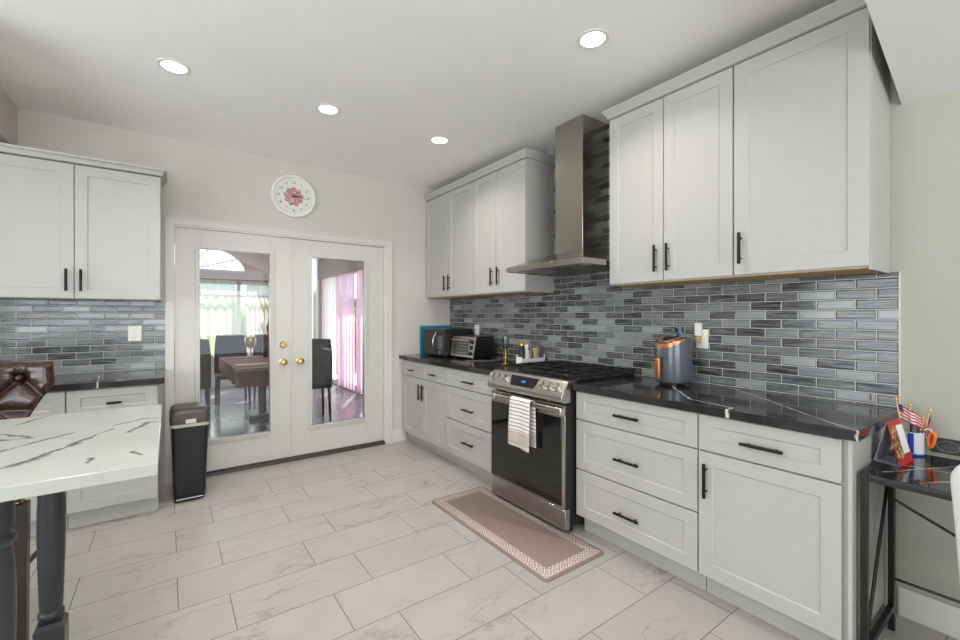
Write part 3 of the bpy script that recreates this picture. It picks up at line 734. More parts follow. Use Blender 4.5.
m.prism([(.112, WT+.035), (.124, WT+.035), (.130, WT+.06), (.130, WT+.155), (.122, WT+.162), (.112, WT+.162)], 'y', -.017, .017)
h_ = m.build('handle', copper, t, bevel=.004); lab(h_, 'copper coloured basket handle')
m = MB(R_).box(.094, .1115, -.015, .015, WT+.12, WT+.16); m.build('handle_bracket', black, h_, bevel=.003)
m = MB(R_); pts = []
for i in range(seg):
    a = 2*PI*i/seg; x, y = sup(.0978, a); pts.append((x, y, WT+.165))
m.tube(pts, .0009, 4, closed=True); m.build('basket_seam', black, t)
for a in (45, 135, 225, 315):
    x, y = .062*math.cos(math.radians(a)), .075*math.sin(math.radians(a)); m = MB(R_); m.cyl((x, y, WT+.0006), (x, y, WT+.012), .012, seg=10); m.build('foot', black, t)
# little blue ornament on the tiles above the fryer
t = thing('wall_ornament', 'small blue grey ornament stuck on the tiles above the air fryer', 'ornament', (-.02, -2.737, 1.22))
m = MB(); c = V((-.024, -2.737, 1.232)); n = 24; vs = [c+V((-.012, 0, 0))]
for i in range(n):
    a = 2*PI*i/n; r = .034*(1+.35*math.cos(3*a+.6)); vs.append(c+V((.004, r*math.cos(a), .75*r*math.sin(a))))
m.add(vs, [(0, 1+i, 1+(i+1) % n) for i in range(n)]+[tuple(range(n, 0, -1))])
m.build('petals', M('ornament_blue', (104, 138, 158), .5), t, sharp=10)
MB().lathe((-.037, -2.74, 1.236), [(.013, .0), (.012, -.004), (.006, -.008)], 14, 'x').build('button', black, t)
MB().tube([(-.02, -2.737, 1.21), (-.018, -2.739, 1.195), (-.013, -2.735, 1.18)], .005, 8).build('stem', black, t)

# ------------------------------------------------------------------ island table
IX0, IX1, IY0, IY1 = -4.75, -2.660, -2.712, -1.725
t = thing('kitchen_island', 'white marble topped island table on dark turned legs', 'table', (-3.7, -2.2, 0))
top = MB().box(IX0, IX1, IY0, IY1, .878, .914)
o = top.build('tabletop', islandstone, t, bevel=.003)
# veins are laid out in world metres, the part's own origin is the island's
for nnode in list(islandstone.node_tree.nodes):
    if nnode.type == 'TEX_COORD':
        for lk in list(islandstone.node_tree.links):
            if lk.from_node == nnode:
                to = lk.to_socket; va = islandstone.node_tree.nodes.new('ShaderNodeVectorMath'); va.operation = 'ADD'; va.inputs[1].default_value = (-3.7, -2.2, 0)
                islandstone.node_tree.links.new(nnode.outputs['Object'], va.inputs[0]); islandstone.node_tree.links.new(va.outputs[0], to)
pewter = M('pewter_paint', (62, 64, 68), .32, .35, var=.08)
for lx, ly in ((-2.992, -1.965), (-3.018, -2.49), (-4.4, -1.965), (-4.4, -2.49)):
    w_ = .042
    m = MB().box(lx-w_, lx+w_, ly-w_, ly+w_, .001, .172)
    m.add([(lx+a*q, ly+b*q, z) for z, q in ((.172, w_), (.186, .032)) for a, b in ((-1, -1), (1, -1), (1, 1), (-1, 1))], [(0, 1, 5, 4), (1, 2, 6, 5), (2, 3, 7, 6), (3, 0, 4, 7), (4, 5, 6, 7)])
    pf_ = [(.026, .184), (.028, .196), (.036, .204), (.038, .213), (.036, .222), (.031, .228), (.033, .24), (.035, .30), (.0385, .42), (.040, .52), (.039, .60), (.036, .66), (.033, .69), (.033, .698),
           (.039, .704), (.041, .713), (.039, .722), (.033, .728), (.033, .738), (.037, .742), (.037, .877)]
    m.lathe((lx, ly, 0), pf_, 36)
    m.build('leg', pewter, t, bevel=0)
# ------------------------------------------------------------------ leather stool
lea = None
def leather():
    t = NT('brown_leather'); v = t.co(); nz = t.noise(v, 30, 4)
    t.base(t.ramp(nz, [(.3, (40, 22, 18)), (.7, (62, 36, 29))])); t.rough(.24)
    t.bump(t.noise(v, 260, 3), .25, .001); t.b.inputs['Specular IOR Level'].default_value = .6; return t.m
lea = leather(); dwood = M('dark_stool_wood', (58, 38, 31), .35, var=.2)
sx, sy = -3.385, -1.50
t = thing('bar_stool', 'tufted brown leather bar stool with dark wood legs behind the island', 'stool', (sx, sy, 0))
BT, BB = 1.112, .70; TBX = -3.190
def backf(u, v):
    """inner face of the wing back: u across, v up"""
    z = BB+(BT-BB)*v
    hw = .225+.09*min(1, max(0, (z-.84)/.17))**1.2-.008*max(0, (z-1.0)/.11)
    a = (u-.5)*2; x = sx+hw*a; y = -1.335-.055*v*0-.075*a*a*1.0+.03*v
    # diamond tufting
    du = (x-TBX)/.22; dz = (z-1.040)/.24
    p = du+dz; q = du-dz
    if z > 1.04: r0 = abs(du-round(du)); w0 = min(1, (z-1.04)/.03); crease = (1-w0)*min(abs(p-round(p)), abs(q-round(q)))+w0*max(r0, .06)
    else: crease = min(abs(p-round(p)), abs(q-round(q)), abs(z-.892)/.22)
    puff = .030*(1-math.exp(-(crease/.10)**1.2))
    k = math.hypot(p-round(p), q-round(q)); puff -= .022*math.exp(-(k/.13)**2)
    edge = min(1, (1-abs(a))/.10)*min(1, (1-v)/.06+.0)
    y -= puff*max(0, edge)**.5+.012*max(0, edge)**.5
    return V((x, y, z))
MB().grid(backf, 150, 100).build('backrest', lea, t, sharp=70)
def backo(u, v):
    p = backf(u, v); a = (u-.5)*2; z = BB+(BT-BB)*v
    rr = math.sqrt(max(0, 1-a**6))*math.sqrt(max(0, 1-v**10))
    return V((p.x, -1.335-.075*a*a+.03*v+.045*rr, z))
MB().grid(backo, 40, 30).build('back_shell', lea, t, sharp=70)
for bx, bz in ((TBX, 1.04), (TBX-.22, 1.04), (TBX-.11, .920), (TBX-.33, .920)):
    u_ = (bx-sx)/.31
    lab(MB().lathe((bx, -1.345-.075*u_*u_, bz), [(.013, .03), (.013, -.012), (.010, -.017), (.004, -.020)], 16, 'y').build('button', lea, t), 'leather covered tufting button')
m = MB().box(sx-.27, sx+.27, -1.76, -1.335, .64, .715); m.build('seat', lea, t, bevel=.025, segs=4)
m = MB().box(sx-.275, sx+.275, -1.765, -1.335, .575, .64); fr = m.build('seat_frame', lea, t, bevel=.008)
m = MB()
for k in range(20): m.lathe((sx-.265+k*.0279, -1.766, .585), [(.006, .003), (.005, -.002), (.002, -.004)], 8, 'y')
for k in range(18): m.lathe((sx+.276, -1.755+k*.0237, .585), [(.006, -.003), (.005, .002), (.002, .004)], 8, 'x')
lab(m.build('nailheads', brass, fr), 'row of brass nailheads')
for s_ in (1, -1):
    x0 = sx+s_*.262
    m = MB(); pts = [(x0, -1.735, .575), (x0, -1.736, .3), (x0+s_*.004, -1.74, .001)]
    m.add([(x0+a*q, -1.735+b*q, z) for z, q in ((.575, .030), (.001, .026)) for a, b in ((-1, -1), (1, -1), (1, 1), (-1, 1))], [(0, 1, 2, 3), (7, 6, 5, 4), (0, 1, 5, 4), (1, 2, 6, 5), (2, 3, 7, 6), (3, 0, 4, 7)])
    m.build('leg', dwood, t, bevel=.003)
    pts = [(x0+s_*.000, -1.36, .58), (x0+s_*.012, -1.37, .45), (x0+s_*.045, -1.39, .33), (x0+s_*.055, -1.41, .24), (x0+s_*.03, -1.415, .15), (x0+s_*.02, -1.40, .08), (x0+s_*.035, -1.385, .012)]
    MB().tube(pts, [.022, .021, .02, .019, .019, .019, .018], 10).build('leg', dwood, t, bevel=0)
MB().tube([(sx-.26, -1.735, .22), (sx+.26, -1.735, .22)], .012, 8).tube([(sx+.262, -1.735, .30), (sx+.32, -1.39, .30)], .011, 8).tube([(sx-.262, -1.735, .30), (sx-.32, -1.39, .30)], .011, 8).build('footrest', dwood, t)

# ------------------------------------------------------------------ trash can
t = thing('trash_can', 'slim black step trash can with domed dark lid by the french doors', 'trash can', (-2.515, -.46, 0))
tcx, tcy = -2.51, -.30
def rrect(cx, cy, hx_, hy_, r, z, n=6):
    out = []
    for k, (a, b) in enumerate(((1, 1), (-1, 1), (-1, -1), (1, -1))):
        for i in range(n+1):
            an = PI/2*k+PI/2*i/n; out.append((cx+a*(hx_-r)+r*math.cos(an), cy+b*(hy_-r)+r*math.sin(an), z))
    return out
def loft(m, rings, cap0=True, cap1=True):
    n = len(rings[0]); vs = [p for r in rings for p in r]
    fs = [(j*n+i, j*n+(i+1) % n, (j+1)*n+(i+1) % n, (j+1)*n+i) for j in range(len(rings)-1) for i in range(n)]
    if cap0: fs.append(tuple(range(n-1, -1, -1)))
    if cap1: fs.append(tuple(range((len(rings)-1)*n, len(rings)*n)))
    return m.add(vs, fs)
TY = -.365
m = MB(); loft(m, [rrect(tcx, TY, .094-.0, .115, .025, .012), rrect(tcx, TY, .098, .12, .025, .08), rrect(tcx, TY, .113, .150, .028, .535)])
m.build('bin', M('bin_black', (30, 30, 32), .35, .1), t)
m = MB(); loft(m, [rrect(tcx, TY, .117, .153, .03, .537), rrect(tcx, TY, .118, .154, .03, .558)]); lab(m.build('liner_rim', M('bin_liner', (200, 196, 178), .5), t), 'pale liner rim under the lid')
lidm = M('bin_lid', (62, 59, 54), .42)
m = MB(); rings = [rrect(tcx, TY, .120, .157, .03, .559), rrect(tcx, TY, .121, .158, .03, .588)]
for k in range(1, 9):
    a = k/8*PI/2; rings.append(rrect(tcx, TY+.012*k/8, .121*(1-.28*(1-math.cos(a))), .158*(1-.34*(1-math.cos(a))), .03, .588+.075*math.sin(a)**.8))
loft(m, rings); m.build('lid', lidm, t, sharp=60)
lab(MB().box(tcx-.026, tcx+.036, TY-.164, TY-.158, .562, .592).build('latch', M('latch_grey', (204, 200, 192), .4), t, bevel=.002), 'pale grey lid latch')
m = MB().box(tcx-.082, tcx+.082, TY-.145, TY-.112, .012, .032); ped = m.build('pedal', black, t, bevel=.004)
lab(MB().box(tcx-.08, tcx+.08, TY-.1465, TY-.1455, .024, .031).build('pedal_strip', M('chrome', (220, 220, 220), .15, 1), ped), 'chrome strip')
MB().box(tcx-.09, tcx+.09, TY-.112, TY+.11, .001, .012).build('base', black, t)

# ------------------------------------------------------------------ floor mat
def rug_mat(x0, x1, y0, y1):
    t = NT('kitchen_mat'); s = t.sep(t.co()); x, y = s[0], s[1]
    cx_, cy2 = (x0+x1)/2, (y0+y1)/2; hx_, hy_ = (x1-x0)/2, (y1-y0)/2
    dx = t.math('SUBTRACT', hx_, t.math('ABSOLUTE', x)); dy = t.math('SUBTRACT', hy_, t.math('ABSOLUTE', y))
    d = t.math('MINIMUM', dx, dy)
    band = t.math('MULTIPLY', t.math('GREATER_THAN', d, .018), t.math('LESS_THAN', d, .078))
    # interlocking key pattern: nested diamonds in square cells
    cell = .060
    fu = t.math('SUBTRACT', t.math('FRACT', t.math('DIVIDE', t.math('ADD', x, 10.0), cell)), .5)
    fv = t.math('SUBTRACT', t.math('FRACT', t.math('DIVIDE', t.math('ADD', y, 10.0), cell)), .5)
    r = t.math('ADD', t.math('ABSOLUTE', fu), t.math('ABSOLUTE', fv))
    ang = t.math('MULTIPLY', t.math('ARCTAN2', fv, fu), 1/(2*PI))
    k = t.math('FRACT', t.math('ADD', t.math('MULTIPLY', r, 3.0), ang))
    pat = t.math('GREATER_THAN', k, .5)
    line = t.math('MULTIPLY', t.math('LESS_THAN', t.math('ABSOLUTE', t.math('SUBTRACT', d, .020)), .0018), 1.0)
    f = t.math('MAXIMUM', t.math('MULTIPLY', pat, band), line)
    c = t.ramp(t.noise(t.co(), 220, 2), [(.3, (130, 112, 105)), (.7, (140, 121, 114))])
    t.base(t.mix(f, c, L((206, 192, 180)))); t.rough(.7); t.bump(t.noise(t.co(), 300, 2), .3, .001); return t.m
RX0, RX1, RY0, RY1 = -1.122, -.662, -2.680, -1.520
m = MB(); rc, rcy = (RX0+RX1)/2, (RY0+RY1)/2
loft(m, [rrect(rc, rcy, .230, .58, .025, .001), rrect(rc, rcy, .230, .58, .025, .005), rrect(rc, rcy, .225, .575, .022, .012)])
tag(m.build('kitchen_mat', rug_mat(RX0, RX1, RY0, RY1), loc=(rc, rcy, 0), sharp=60), 'taupe cushioned floor mat with cream key pattern border before the stove', 'mat')

# ------------------------------------------------------------------ wall clock
ckx, ckz = -1.702, 2.425
t = thing('wall_clock', 'round white wall clock with pink blossom centre above the french doors', 'clock', (ckx, -.02, ckz))
MB().lathe((ckx, -.001, ckz), [(.180, 0), (.192, -.004), (.194, -.018), (.190, -.027), (.181, -.030), (.173, -.027), (.170, -.016)], 64, 'y', caps=False).build('rim', M('clock_rim', (236, 232, 222), .35), t)
def clock_face():
    t = NT('clock_face'); s = t.sep(t.co()); r = t.vm('LENGTH', t.vm('MULTIPLY', t.co(), (1, 0, 1)))
    ang = t.math('ARCTAN2', s[2], s[0])
    pet = t.math('MULTIPLY_ADD', t.math('SINE', t.math('MULTIPLY', ang, 9.0)), .008, .082)
    vo = t.n('ShaderNodeTexVoronoi'); t.l(t.co(), vo.inputs['Vector']); vo.inputs['Scale'].default_value = 90
    inn = t.math('MULTIPLY', t.math('LESS_THAN', r, pet), t.math('GREATER_THAN', vo.outputs['Distance'], .34))
    pk = t.ramp(t.noise(t.co(), 40, 3), [(.3, (150, 74, 84)), (.55, (190, 128, 130)), (.8, (214, 186, 182))])
    t.base(t.mix(inn, L((224, 224, 218)), pk)); t.rough(.4); return t.m
MB().lathe((ckx, -.001, ckz), [(.172, 0), (.172, -.012)], 64, 'y').build('dial', clock_face(), t)
num = M('numeral_grey', (72, 70, 70), .6)
for h in range(1, 13):
    cu = bpy.data.curves.new('numeral', 'FONT'); cu.body = str(h); cu.size = .036; cu.extrude = .0005; cu.align_x = 'CENTER'; cu.align_y = 'CENTER'
    tmp = bpy.data.objects.new('numeral_text', cu); me = bpy.data.meshes.new_from_object(tmp); bpy.data.objects.remove(tmp)
    me.materials.clear(); me.materials.append(num); o = bpy.data.objects.new('numeral', me); COL.objects.link(o); o.parent = t
    a = PI/2-h*PI/6; o.location = (.128*math.cos(a), .0065-.0, .128*math.sin(a)); o.rotation_euler = (PI/2, 0, 0)
def hand(name, ang, ln, wd, y, mt):
    a = PI/2-ang; d = V((math.cos(a), 0, math.sin(a))); n = V((-d.z, 0, d.x)); c = V((ckx, y, ckz))
    m = MB(); m.add([c-d*.02-n*wd/2, c-d*.02+n*wd/2, c+d*ln+n*wd*.15, c+d*ln-n*wd*.15]+[p+V((0, .001, 0)) for p in (c-d*.02-n*wd/2, c-d*.02+n*wd/2, c+d*ln+n*wd*.15, c+d*ln-n*wd*.15)],
        [(0, 1, 2, 3), (4, 5, 6, 7), (0, 1, 5, 4), (1, 2, 6, 5), (2, 3, 7, 6), (3, 0, 4, 7)]); m.build(name, mt, t)
dk = M('clock_hand', (46, 26, 30), .4)
hand('hour_hand', math.radians(77), .075, .014, -.016, dk); hand('minute_hand', math.radians(96), .115, .009, -.018, dk); hand('second_hand', math.radians(175), .10, .003, -.020, dk)

# ------------------------------------------------------------------ recessed lights
lensm = M('light_lens', (255, 252, 246), .5, emit=9, var=0)
for k, (x, y, lb) in enumerate(((-2.61, -1.215, 'recessed ceiling light in front of the wall cabinets left of the doors'), (-1.75, -1.217, 'recessed ceiling light in front of the wall clock'), (-.868, -1.22, 'recessed ceiling light nearest the corner wall cabinets'),
                          (-.876, -2.766, 'recessed ceiling light nearest the broad-door wall cabinet'), (-2.61, -2.766, ''), (-4.4, -1.215, ''), (-4.4, -2.766, ''))):
    if lb:
        t = thing('recessed_light', lb, 'ceiling light', (x, y, H), 'recessed ceiling lights')
        MB().lathe((x, y, H), [(.083, -.0005), (.082, -.003), (.070, -.004), (.061, -.003), (.060, -.001)], 40, caps=False).build('trim_ring', plast, t)
        MB().lathe((x, y, H), [(.0595, -.0008), (.0595, -.0025)], 40).build('lens', lensm, t)
    d = bpy.data.lights.new('lamp_light', 'AREA'); d.shape = 'DISK'; d.size = .13; d.spread = math.radians(130); d.energy = LAMP_E; d.color = (1, .97, .93)
    o = bpy.data.objects.new('lamp_light', d); COL.objects.link(o); o.location = (x, y, H-.008)
    if lb: o.parent = t; o.location = (0, 0, -.008)

# ------------------------------------------------------------------ console table at the right edge
t = thing('console_table', 'narrow console table with black metal frame and dark marble top', 'table', (-.32, -4.3, 0))
cx0, cx1, cy0, cy1 = -.580, -.085, -3.745, -4.95
ctm = vein_mat('console_marble', (26, 25, 28), (44, 42, 46), (190, 188, 186), [(-.5+.32, -3.8+4.3, -.1+.32, -4.0+4.3, .002), (-.55+.32, -3.9+4.3, -.2+.32, -4.1+4.3, .0022), (-.35+.32, -3.78+4.3, -.3+.32, -4.05+4.3, .002)], .08, .02, 9)
MB().box(cx0, cx1, cy0-.024, cy1+.024, .735, .750).build('top', ctm, t, bevel=.002)
fm = M('console_frame', (40, 38, 37), .35, .5)
for y in (cy0-.012, cy1+.012):
    m = MB().box(cx0+.002, cx0+.032, y-.010, y+.010, .006, .750).box(cx1-.092, cx1-.062, y-.010, y+.010, .006, .750).box(cx0+.03, cx1-.092, y-.010, y+.010, .085, .112).box(cx0+.03, cx1-.092, y-.010, y+.010, .725, .750).box(cx1-.062, cx1, y-.010, y+.010, .725, .750)
    m.build('leg_frame', fm, t, bevel=.002)
    MB().tube([(cx0+.034, y, .115), (cx1-.095, y, .722)], .006, 8).build('side_brace', fm, t)
    for x in (cx0+.017, cx1-.07): MB().cyl((x, y, .0006), (x, y, .006), .012, seg=10).build('leveller', black, t)
xr = cx1-.077
MB().tube([(xr, cy0-.02, .553), (xr, cy0-.62, .27)], .006, 8).tube([(xr, cy1+.02, .553), (xr, cy1+.62, .27)], .006, 8).build('back_brace', fm, t)
MB().tube([(xr, cy0-.015, .22), (xr, cy1+.015, .22)], .006, 8).build('back_rail', fm, t)
MB().box(cx0+.004, cx0+.022, cy0-.023, cy1+.023, .722, .7345).box(cx1-.078, cx1-.060, cy0-.023, cy1+.023, .722, .7345).build('top_rail', fm, t)
# calendar
CT = .7505
t = thing('desk_calendar', 'red tent desk calendar with a white page and gold picture on the console table', 'calendar', (-.30, -3.79, CT))
ang = math.radians(-7); RC = Matrix.Translation((-.378, -3.782, CT)) @ Matrix.Rotation(ang, 4, 'Z')
L_, hb, hh = .128, .038, .158
redm = M('calendar_red', (186, 34, 38), .45); innm = M('calendar_card', (150, 152, 166), .6)
def panel(m, sgn, a0, a1, f0, f1, off, th):
    """piece of a slanted panel; sgn -1 faces the room"""
    def P(a, f, o_):
        y = sgn*hb*(1-f); z = hh*f; n = V((0, sgn*hh, hb)).normalized(); return V((a, y, z))+n*o_
    vs = [P(a, f, o_) for a in (a0, a1) for f in (f0, f1) for o_ in (off, off+th)]
    m.add(vs, [(0, 1, 3, 2), (4, 6, 7, 5), (0, 4, 5, 1), (2, 3, 7, 6), (0, 2, 6, 4), (1, 5, 7, 3)])
m = MB(RC); panel(m, -1, 0, L_, 0, 1, 0, .002); m.build('front_card', redm, t)
m = MB(RC); panel(m, 1, 0, L_, 0, 1, 0, .002); m.build('back_card', innm, t)
m = MB(RC); m.box(0, L_, -hb, hb, .0005, .0015); m.build('base_card', innm, t)
m = MB(RC); panel(m, -1, .062, .121, .24, .9, .0025, .001); m.build('page', M('page_white', (226, 228, 230), .6), t)
def goldpic():
    t = NT('gold_picture'); vo = t.n('ShaderNodeTexVoronoi'); t.l(t.co(), vo.inputs['Vector']); vo.inputs['Scale'].default_value = 60
    t.base(t.ramp(vo.outputs['Distance'], [(.1, (236, 214, 150)), (.35, (176, 128, 70)), (.7, (70, 46, 30))])); t.rough(.5); return t.m
m = MB(RC); panel(m, -1, .006, .060, .15, .93, .0025, .001); m.build('picture', goldpic(), t)
m = MB(RC); m.tube([(.01, 0, hh+.001), (L_-.01, 0, hh+.001)], .003, 6); m.build('spiral_binding', redm, t)
# cup with pens and flags
ux, uy = -.125, -3.814
t = thing('pen_cup', 'white pen cup with blue stripe and blue base on the console table', 'cup', (ux, uy, CT))
CR = .0355
MB().lathe((ux, uy, CT+.0005), [(CR, .006), (CR, .094), (CR-.003, .094), (CR-.003, .010)], 36, caps=False).lathe((ux, uy, CT+.0065), [(CR-.002, 0), (CR-.002, .003)], 36).build('cup_body', M('cup_white', (206, 210, 214), .3), t)
MB().lathe((ux, uy, CT), [(CR+.0005, .0005), (CR+.0012, .004), (CR+.0005, .008)], 36).build('base_ring', M('cup_blue', (28, 62, 150), .3), t)
m = MB(); vs = []
n = 8
for j, z in enumerate((.009, .092)):
    for i in range(n+1):
        a = math.radians(165+30*i/n); vs.append((ux+(CR+.0007)*math.cos(a), uy+(CR+.0007)*math.sin(a), CT+z))
m.add(vs, [(i, i+1, n+2+i, n+1+i) for i in range(n)]); lab(m.build('stripe', M('cup_blue', (28, 62, 150), .3), t), 'vertical blue stripe')
stickm = M('flag_stick', (214, 190, 140), .5)
def flag(lb, dx, dy, lean, spin, droop, ln):
    base = V((ux+dx, uy+dy, CT+.012))
    t = bpy.data.objects.new('small_flag', None); COL.objects.link(t); t.location = base
    t.rotation_euler = (lean[0], lean[1], 0); tag(t, lb, 'flag', 'small flags in the pen cup')
    bpy.context.view_layer.update()
    s_ = MB(); s_.cyl((0, 0, 0), (0, 0, ln), .0022, seg=8); o = s_.build('stick', stickm, None); o.parent = t
    s_ = MB(); s_.lathe((0, 0, ln), [(.0022, 0), (.005, .004), (.004, .010), (.001, .017)], 10); o = s_.build('finial', gold, None); o.parent = t
    FL, FH = .085, .070
    def ff(u, v):
        x = u*FL; k = droop
        px = x*math.cos(k); pz = -x*math.sin(k)
        yy = .008*math.sin(u*9)+.004*math.sin(u*17+1)
        return V((x, 0, v*FH)), V((px, yy, ln-.006-FH+v*FH*(1-.25*u)+pz+.02*u))
    m = MB(); nu, nv = 22, 14; vs = []; flat = []
    for j in range(nv+1):
        for i in range(nu+1):
            a, b = ff(i/nu, j/nv); flat.append(a); vs.append(b)
    m.add(vs, [(j*(nu+1)+i, j*(nu+1)+i+1, (j+1)*(nu+1)+i+1, (j+1)*(nu+1)+i) for j in range(nv) for i in range(nu)])
    o = m.build('flag_cloth', flag_cloth, None, solid=.0006); o.parent = t; o.rotation_euler = (0, 0, spin)
    at = o.data.attributes.new('flat', 'FLOAT_VECTOR', 'POINT')
    for i, a in enumerate(flat): at.data[i].vector = a
    return t
# stripes and canton follow the cloth, so they read its flat coordinates
def flag_mat2():
    t = NT('flag_fabric'); at = t.n('ShaderNodeAttribute'); at.attribute_name = 'flat'; vv = at.outputs['Vector']; s = t.sep(vv)
    st = t.math('LESS_THAN', t.math('FRACT', t.math('MULTIPLY', s[2], 1/.0156)), .5)
    c = t.mix(st, L((228, 224, 220)), L((190, 44, 52)))
    vo = t.n('ShaderNodeTexVoronoi'); t.l(vv, vo.inputs['Vector']); vo.inputs['Scale'].default_value = 130
    bl = t.mix(t.math('LESS_THAN', vo.outputs['Distance'], .22), L((36, 50, 98)), L((224, 224, 228)))
    can = t.math('MULTIPLY', t.math('LESS_THAN', s[0], .022), t.math('GREATER_THAN', s[2], .040))
    t.base(t.mix(can, c, bl)); t.rough(.8); return t.m
flag_cloth = flag_mat2()
flag('small red, white and blue flag with the gold tip furthest left in the pen cup', -.012, .020, (math.radians(-7), math.radians(-2)), math.radians(-80), .75, .205)
flag('small red, white and blue flag in the middle of the pen cup', .008, .006, (math.radians(-1), math.radians(2)), math.radians(-95), 1.0, .180)
flag('small red, white and blue flag leaning right in the pen cup', .012, -.020, (math.radians(9), math.radians(5)), math.radians(-88), 1.25, .168)
for dx, dy, h, c, lb in ((-.022, .0, .125, (24, 24, 26), 'black pen standing at the left side of the pen cup'), (-.016, -.018, .118, (40, 44, 48), 'dark grey pen standing at the front of the pen cup'), (.012, -.024, .165, (226, 150, 60), 'yellow orange pencil on the right side of the pen cup')):
    t = thing('pen', lb, 'pen', (ux+dx, uy+dy, CT+.012), 'pens in the pen cup')
    mt = M('pen_%d' % int(h*1000), c, .35)
    MB().cyl((ux+dx, uy+dy, CT+.011), (ux+dx*1.15, uy+dy*1.15, CT+h-.02), .0042, seg=10).build('barrel', mt, t)
    MB().cyl((ux+dx*1.15, uy+dy*1.15, CT+h-.02), (ux+dx*1.2, uy+dy*1.2, CT+h), .005, .004, seg=10).build('cap', mt, t)
t = thing('scissors', 'orange handled scissors hooked over the right rim of the pen cup', 'scissors', (ux+.03, uy-.06, CT+.05))
org = M('orange_plastic', (226, 112, 36), .35)
for dz, r1, nm in ((.070, .030, 'handle_loop'), (.074, .026, 'handle_loop')):
    o_ = 0 if r1 == .030 else .011
    pts = [V((ux-.004+o_, uy-.056, CT+dz))+V((.003*math.cos(a), .0095*math.cos(a)-.004*math.sin(a), r1*math.sin(a))) for a in [2*PI*k/24 for k in range(24)]]
    MB().tube(pts, .0048, 8, closed=True).build(nm, org, t)
MB().tube([(ux+.004, uy-.058, CT+.098), (ux+.006, uy-.045, CT+.112), (ux+.008, uy-.026, CT+.098), (ux+.008, uy-.018, CT+.03)], [.004, .004, .003, .0015], 6).build('blade', steel, t)
# black socket on the wall at the end
t = thing('wall_socket', 'black wall socket plate with round ring just above the console table', 'socket', (-.01, -3.92, .79))
MB().box(-.022, -.001, -3.852, -3.975, .7515, .812).build('plate', M('socket_black', (34, 34, 36), .4), t, bevel=.004)
pts = [(-.023, -3.902+.032*math.cos(a), .782+.022*math.sin(a)) for a in [2*PI*k/28 for k in range(28)]]
MB().tube(pts, .0026, 8, closed=True).build('ring', M('socket_ring', (92, 92, 94), .35), t)
for y in (-3.889, -3.914): MB().lathe((-.0222, y, .781), [(.010, 0), (.010, -.003), (.005, -.003), (.004, -.001)], 16, 'x').build('contact', M('socket_dark', (60, 60, 62), .4), t)
# white chair pushed up to the console
t = thing('side_chair', 'white plastic chair edge at the console table', 'chair', (-.6, -4.22, 0))
cw = M('chair_white', (214, 216, 214), .5, bump=.2, bscale=300)
def cb(u, v):
    a = (u-.5)*2; z = .36+.530*v; hw = .190+.030*v**1.2
    if v > .86: hw -= .06*((v-.86)/.14)**2
    y = -4.196-a*hw
    x = -.70+.055*a*a+.03*(1-v)
    return V((x, y, z))
MB().grid(cb, 24, 24).build('backrest', cw, t, solid=.03, subsurf=1)
def cs(u, v):
    a = (u-.5)*2; return V((-.68+.36*v, -4.215-a*(.21-.02*v), .43+.03*a*a-.02*math.sin(v*PI)))
MB().grid(cs, 16, 16).build('seat', cw, t, solid=.025, subsurf=1)
for ax, ay in ((-.63, -4.06), (-.63, -4.37), (-.37, -4.07), (-.37, -4.36)):
    sx_ = 1 if ay < -4.2 else -1
    MB().cyl((ax, ay, .42), (ax-(.03 if ax < -.5 else -.02), ay-sx_*.02, .001), .017, .011, 12).build('leg', M('chair_leg', (196, 188, 172), .5), t)

# ------------------------------------------------------------------ sunroom beyond the french doors
SY, SX0 = 5.2, -6.2
mauve = M('sunroom_mauve', (196, 178, 176), .85, var=.02)
def plank():
    t = NT('sunroom_laminate'); v = t.vm('ADD', t.co(), (20, 20, 0)); b = t.n('ShaderNodeTexBrick'); t.l(t.vm('MULTIPLY', v, (1, 1, 0)), b.inputs['Vector'])
    b.inputs['Scale'].default_value = 1; b.inputs['Brick Width'].default_value = 1.2; b.inputs['Row Height'].default_value = .19; b.inputs['Mortar Size'].default_value = .0015
    b.inputs['Color1'].default_value = L((80, 83, 92)); b.inputs['Color2'].default_value = L((106, 109, 118)); b.inputs['Mortar'].default_value = L((50, 50, 54))
    g = t.noise(t.vm('MULTIPLY', v, (3, 40, 1)), 2, 4, .6)
    t.base(t.mix(t.math('MULTIPLY', g, .5), b.outputs['Color'], L((128, 126, 130)))); t.rough(.22); return t.m
struct(MB().box(SX0, .3, .13, SY+.15, -.12, -.002).build('floor_sunroom', plank()))
struct(MB().box(SX0, .3, .12, SY+.15, 3.0, 3.1).build('ceiling_sunroom', M('sunroom_ceiling', (214, 208, 204), .85)))
struct(MB().box(SX0-.1, SX0, .12, SY+.15, 0, 3.0).build('wall_sunroom_left', mauve))
struct(MB().box(SX0, .3, .12, .125, H-.0, 3.0).build('wall_sunroom_near', mauve))
# far wall with band window, arched light above
m = MB(); wx0, wx1, wz0, wz1 = -5.2, -.80, .62, 2.0
m.box(SX0, wx1, SY, SY+.12, 0, wz0).box(SX0, wx0, SY, SY+.12, wz0, wz1).box(wx1, -.68, SY, SY+.12, 0, 2.17).box(-.05, .3, SY, SY+.12, 0, 3.0).box(SX0, wx1, SY, SY+.12, wz1, 2.17).box(-.68, -.05, SY, SY+.12, 0, .1).box(-.68, -.05, SY, SY+.12, 2.85, 3.0)
ax, ar, az = -2.38, .97, 2.17
n = 24; arc = [(ax+ar*math.cos(PI*k/n), az+.52*math.sin(PI*k/n)) for k in range(n+1)]
for k in range(n):
    (xa, za), (xb, zb2) = arc[k], arc[k+1]
    m.prism([(xa, za), (xb, zb2), (xb, 3.0), (xa, 3.0)], 'y', SY, SY+.12)
m.box(SX0, ax-ar, SY, SY+.12, 2.17, 3.0).box(ax+ar, -.68, SY, SY+.12, 2.17, 3.0)
struct(m.build('wall_sunroom_far', mauve))
m = MB()
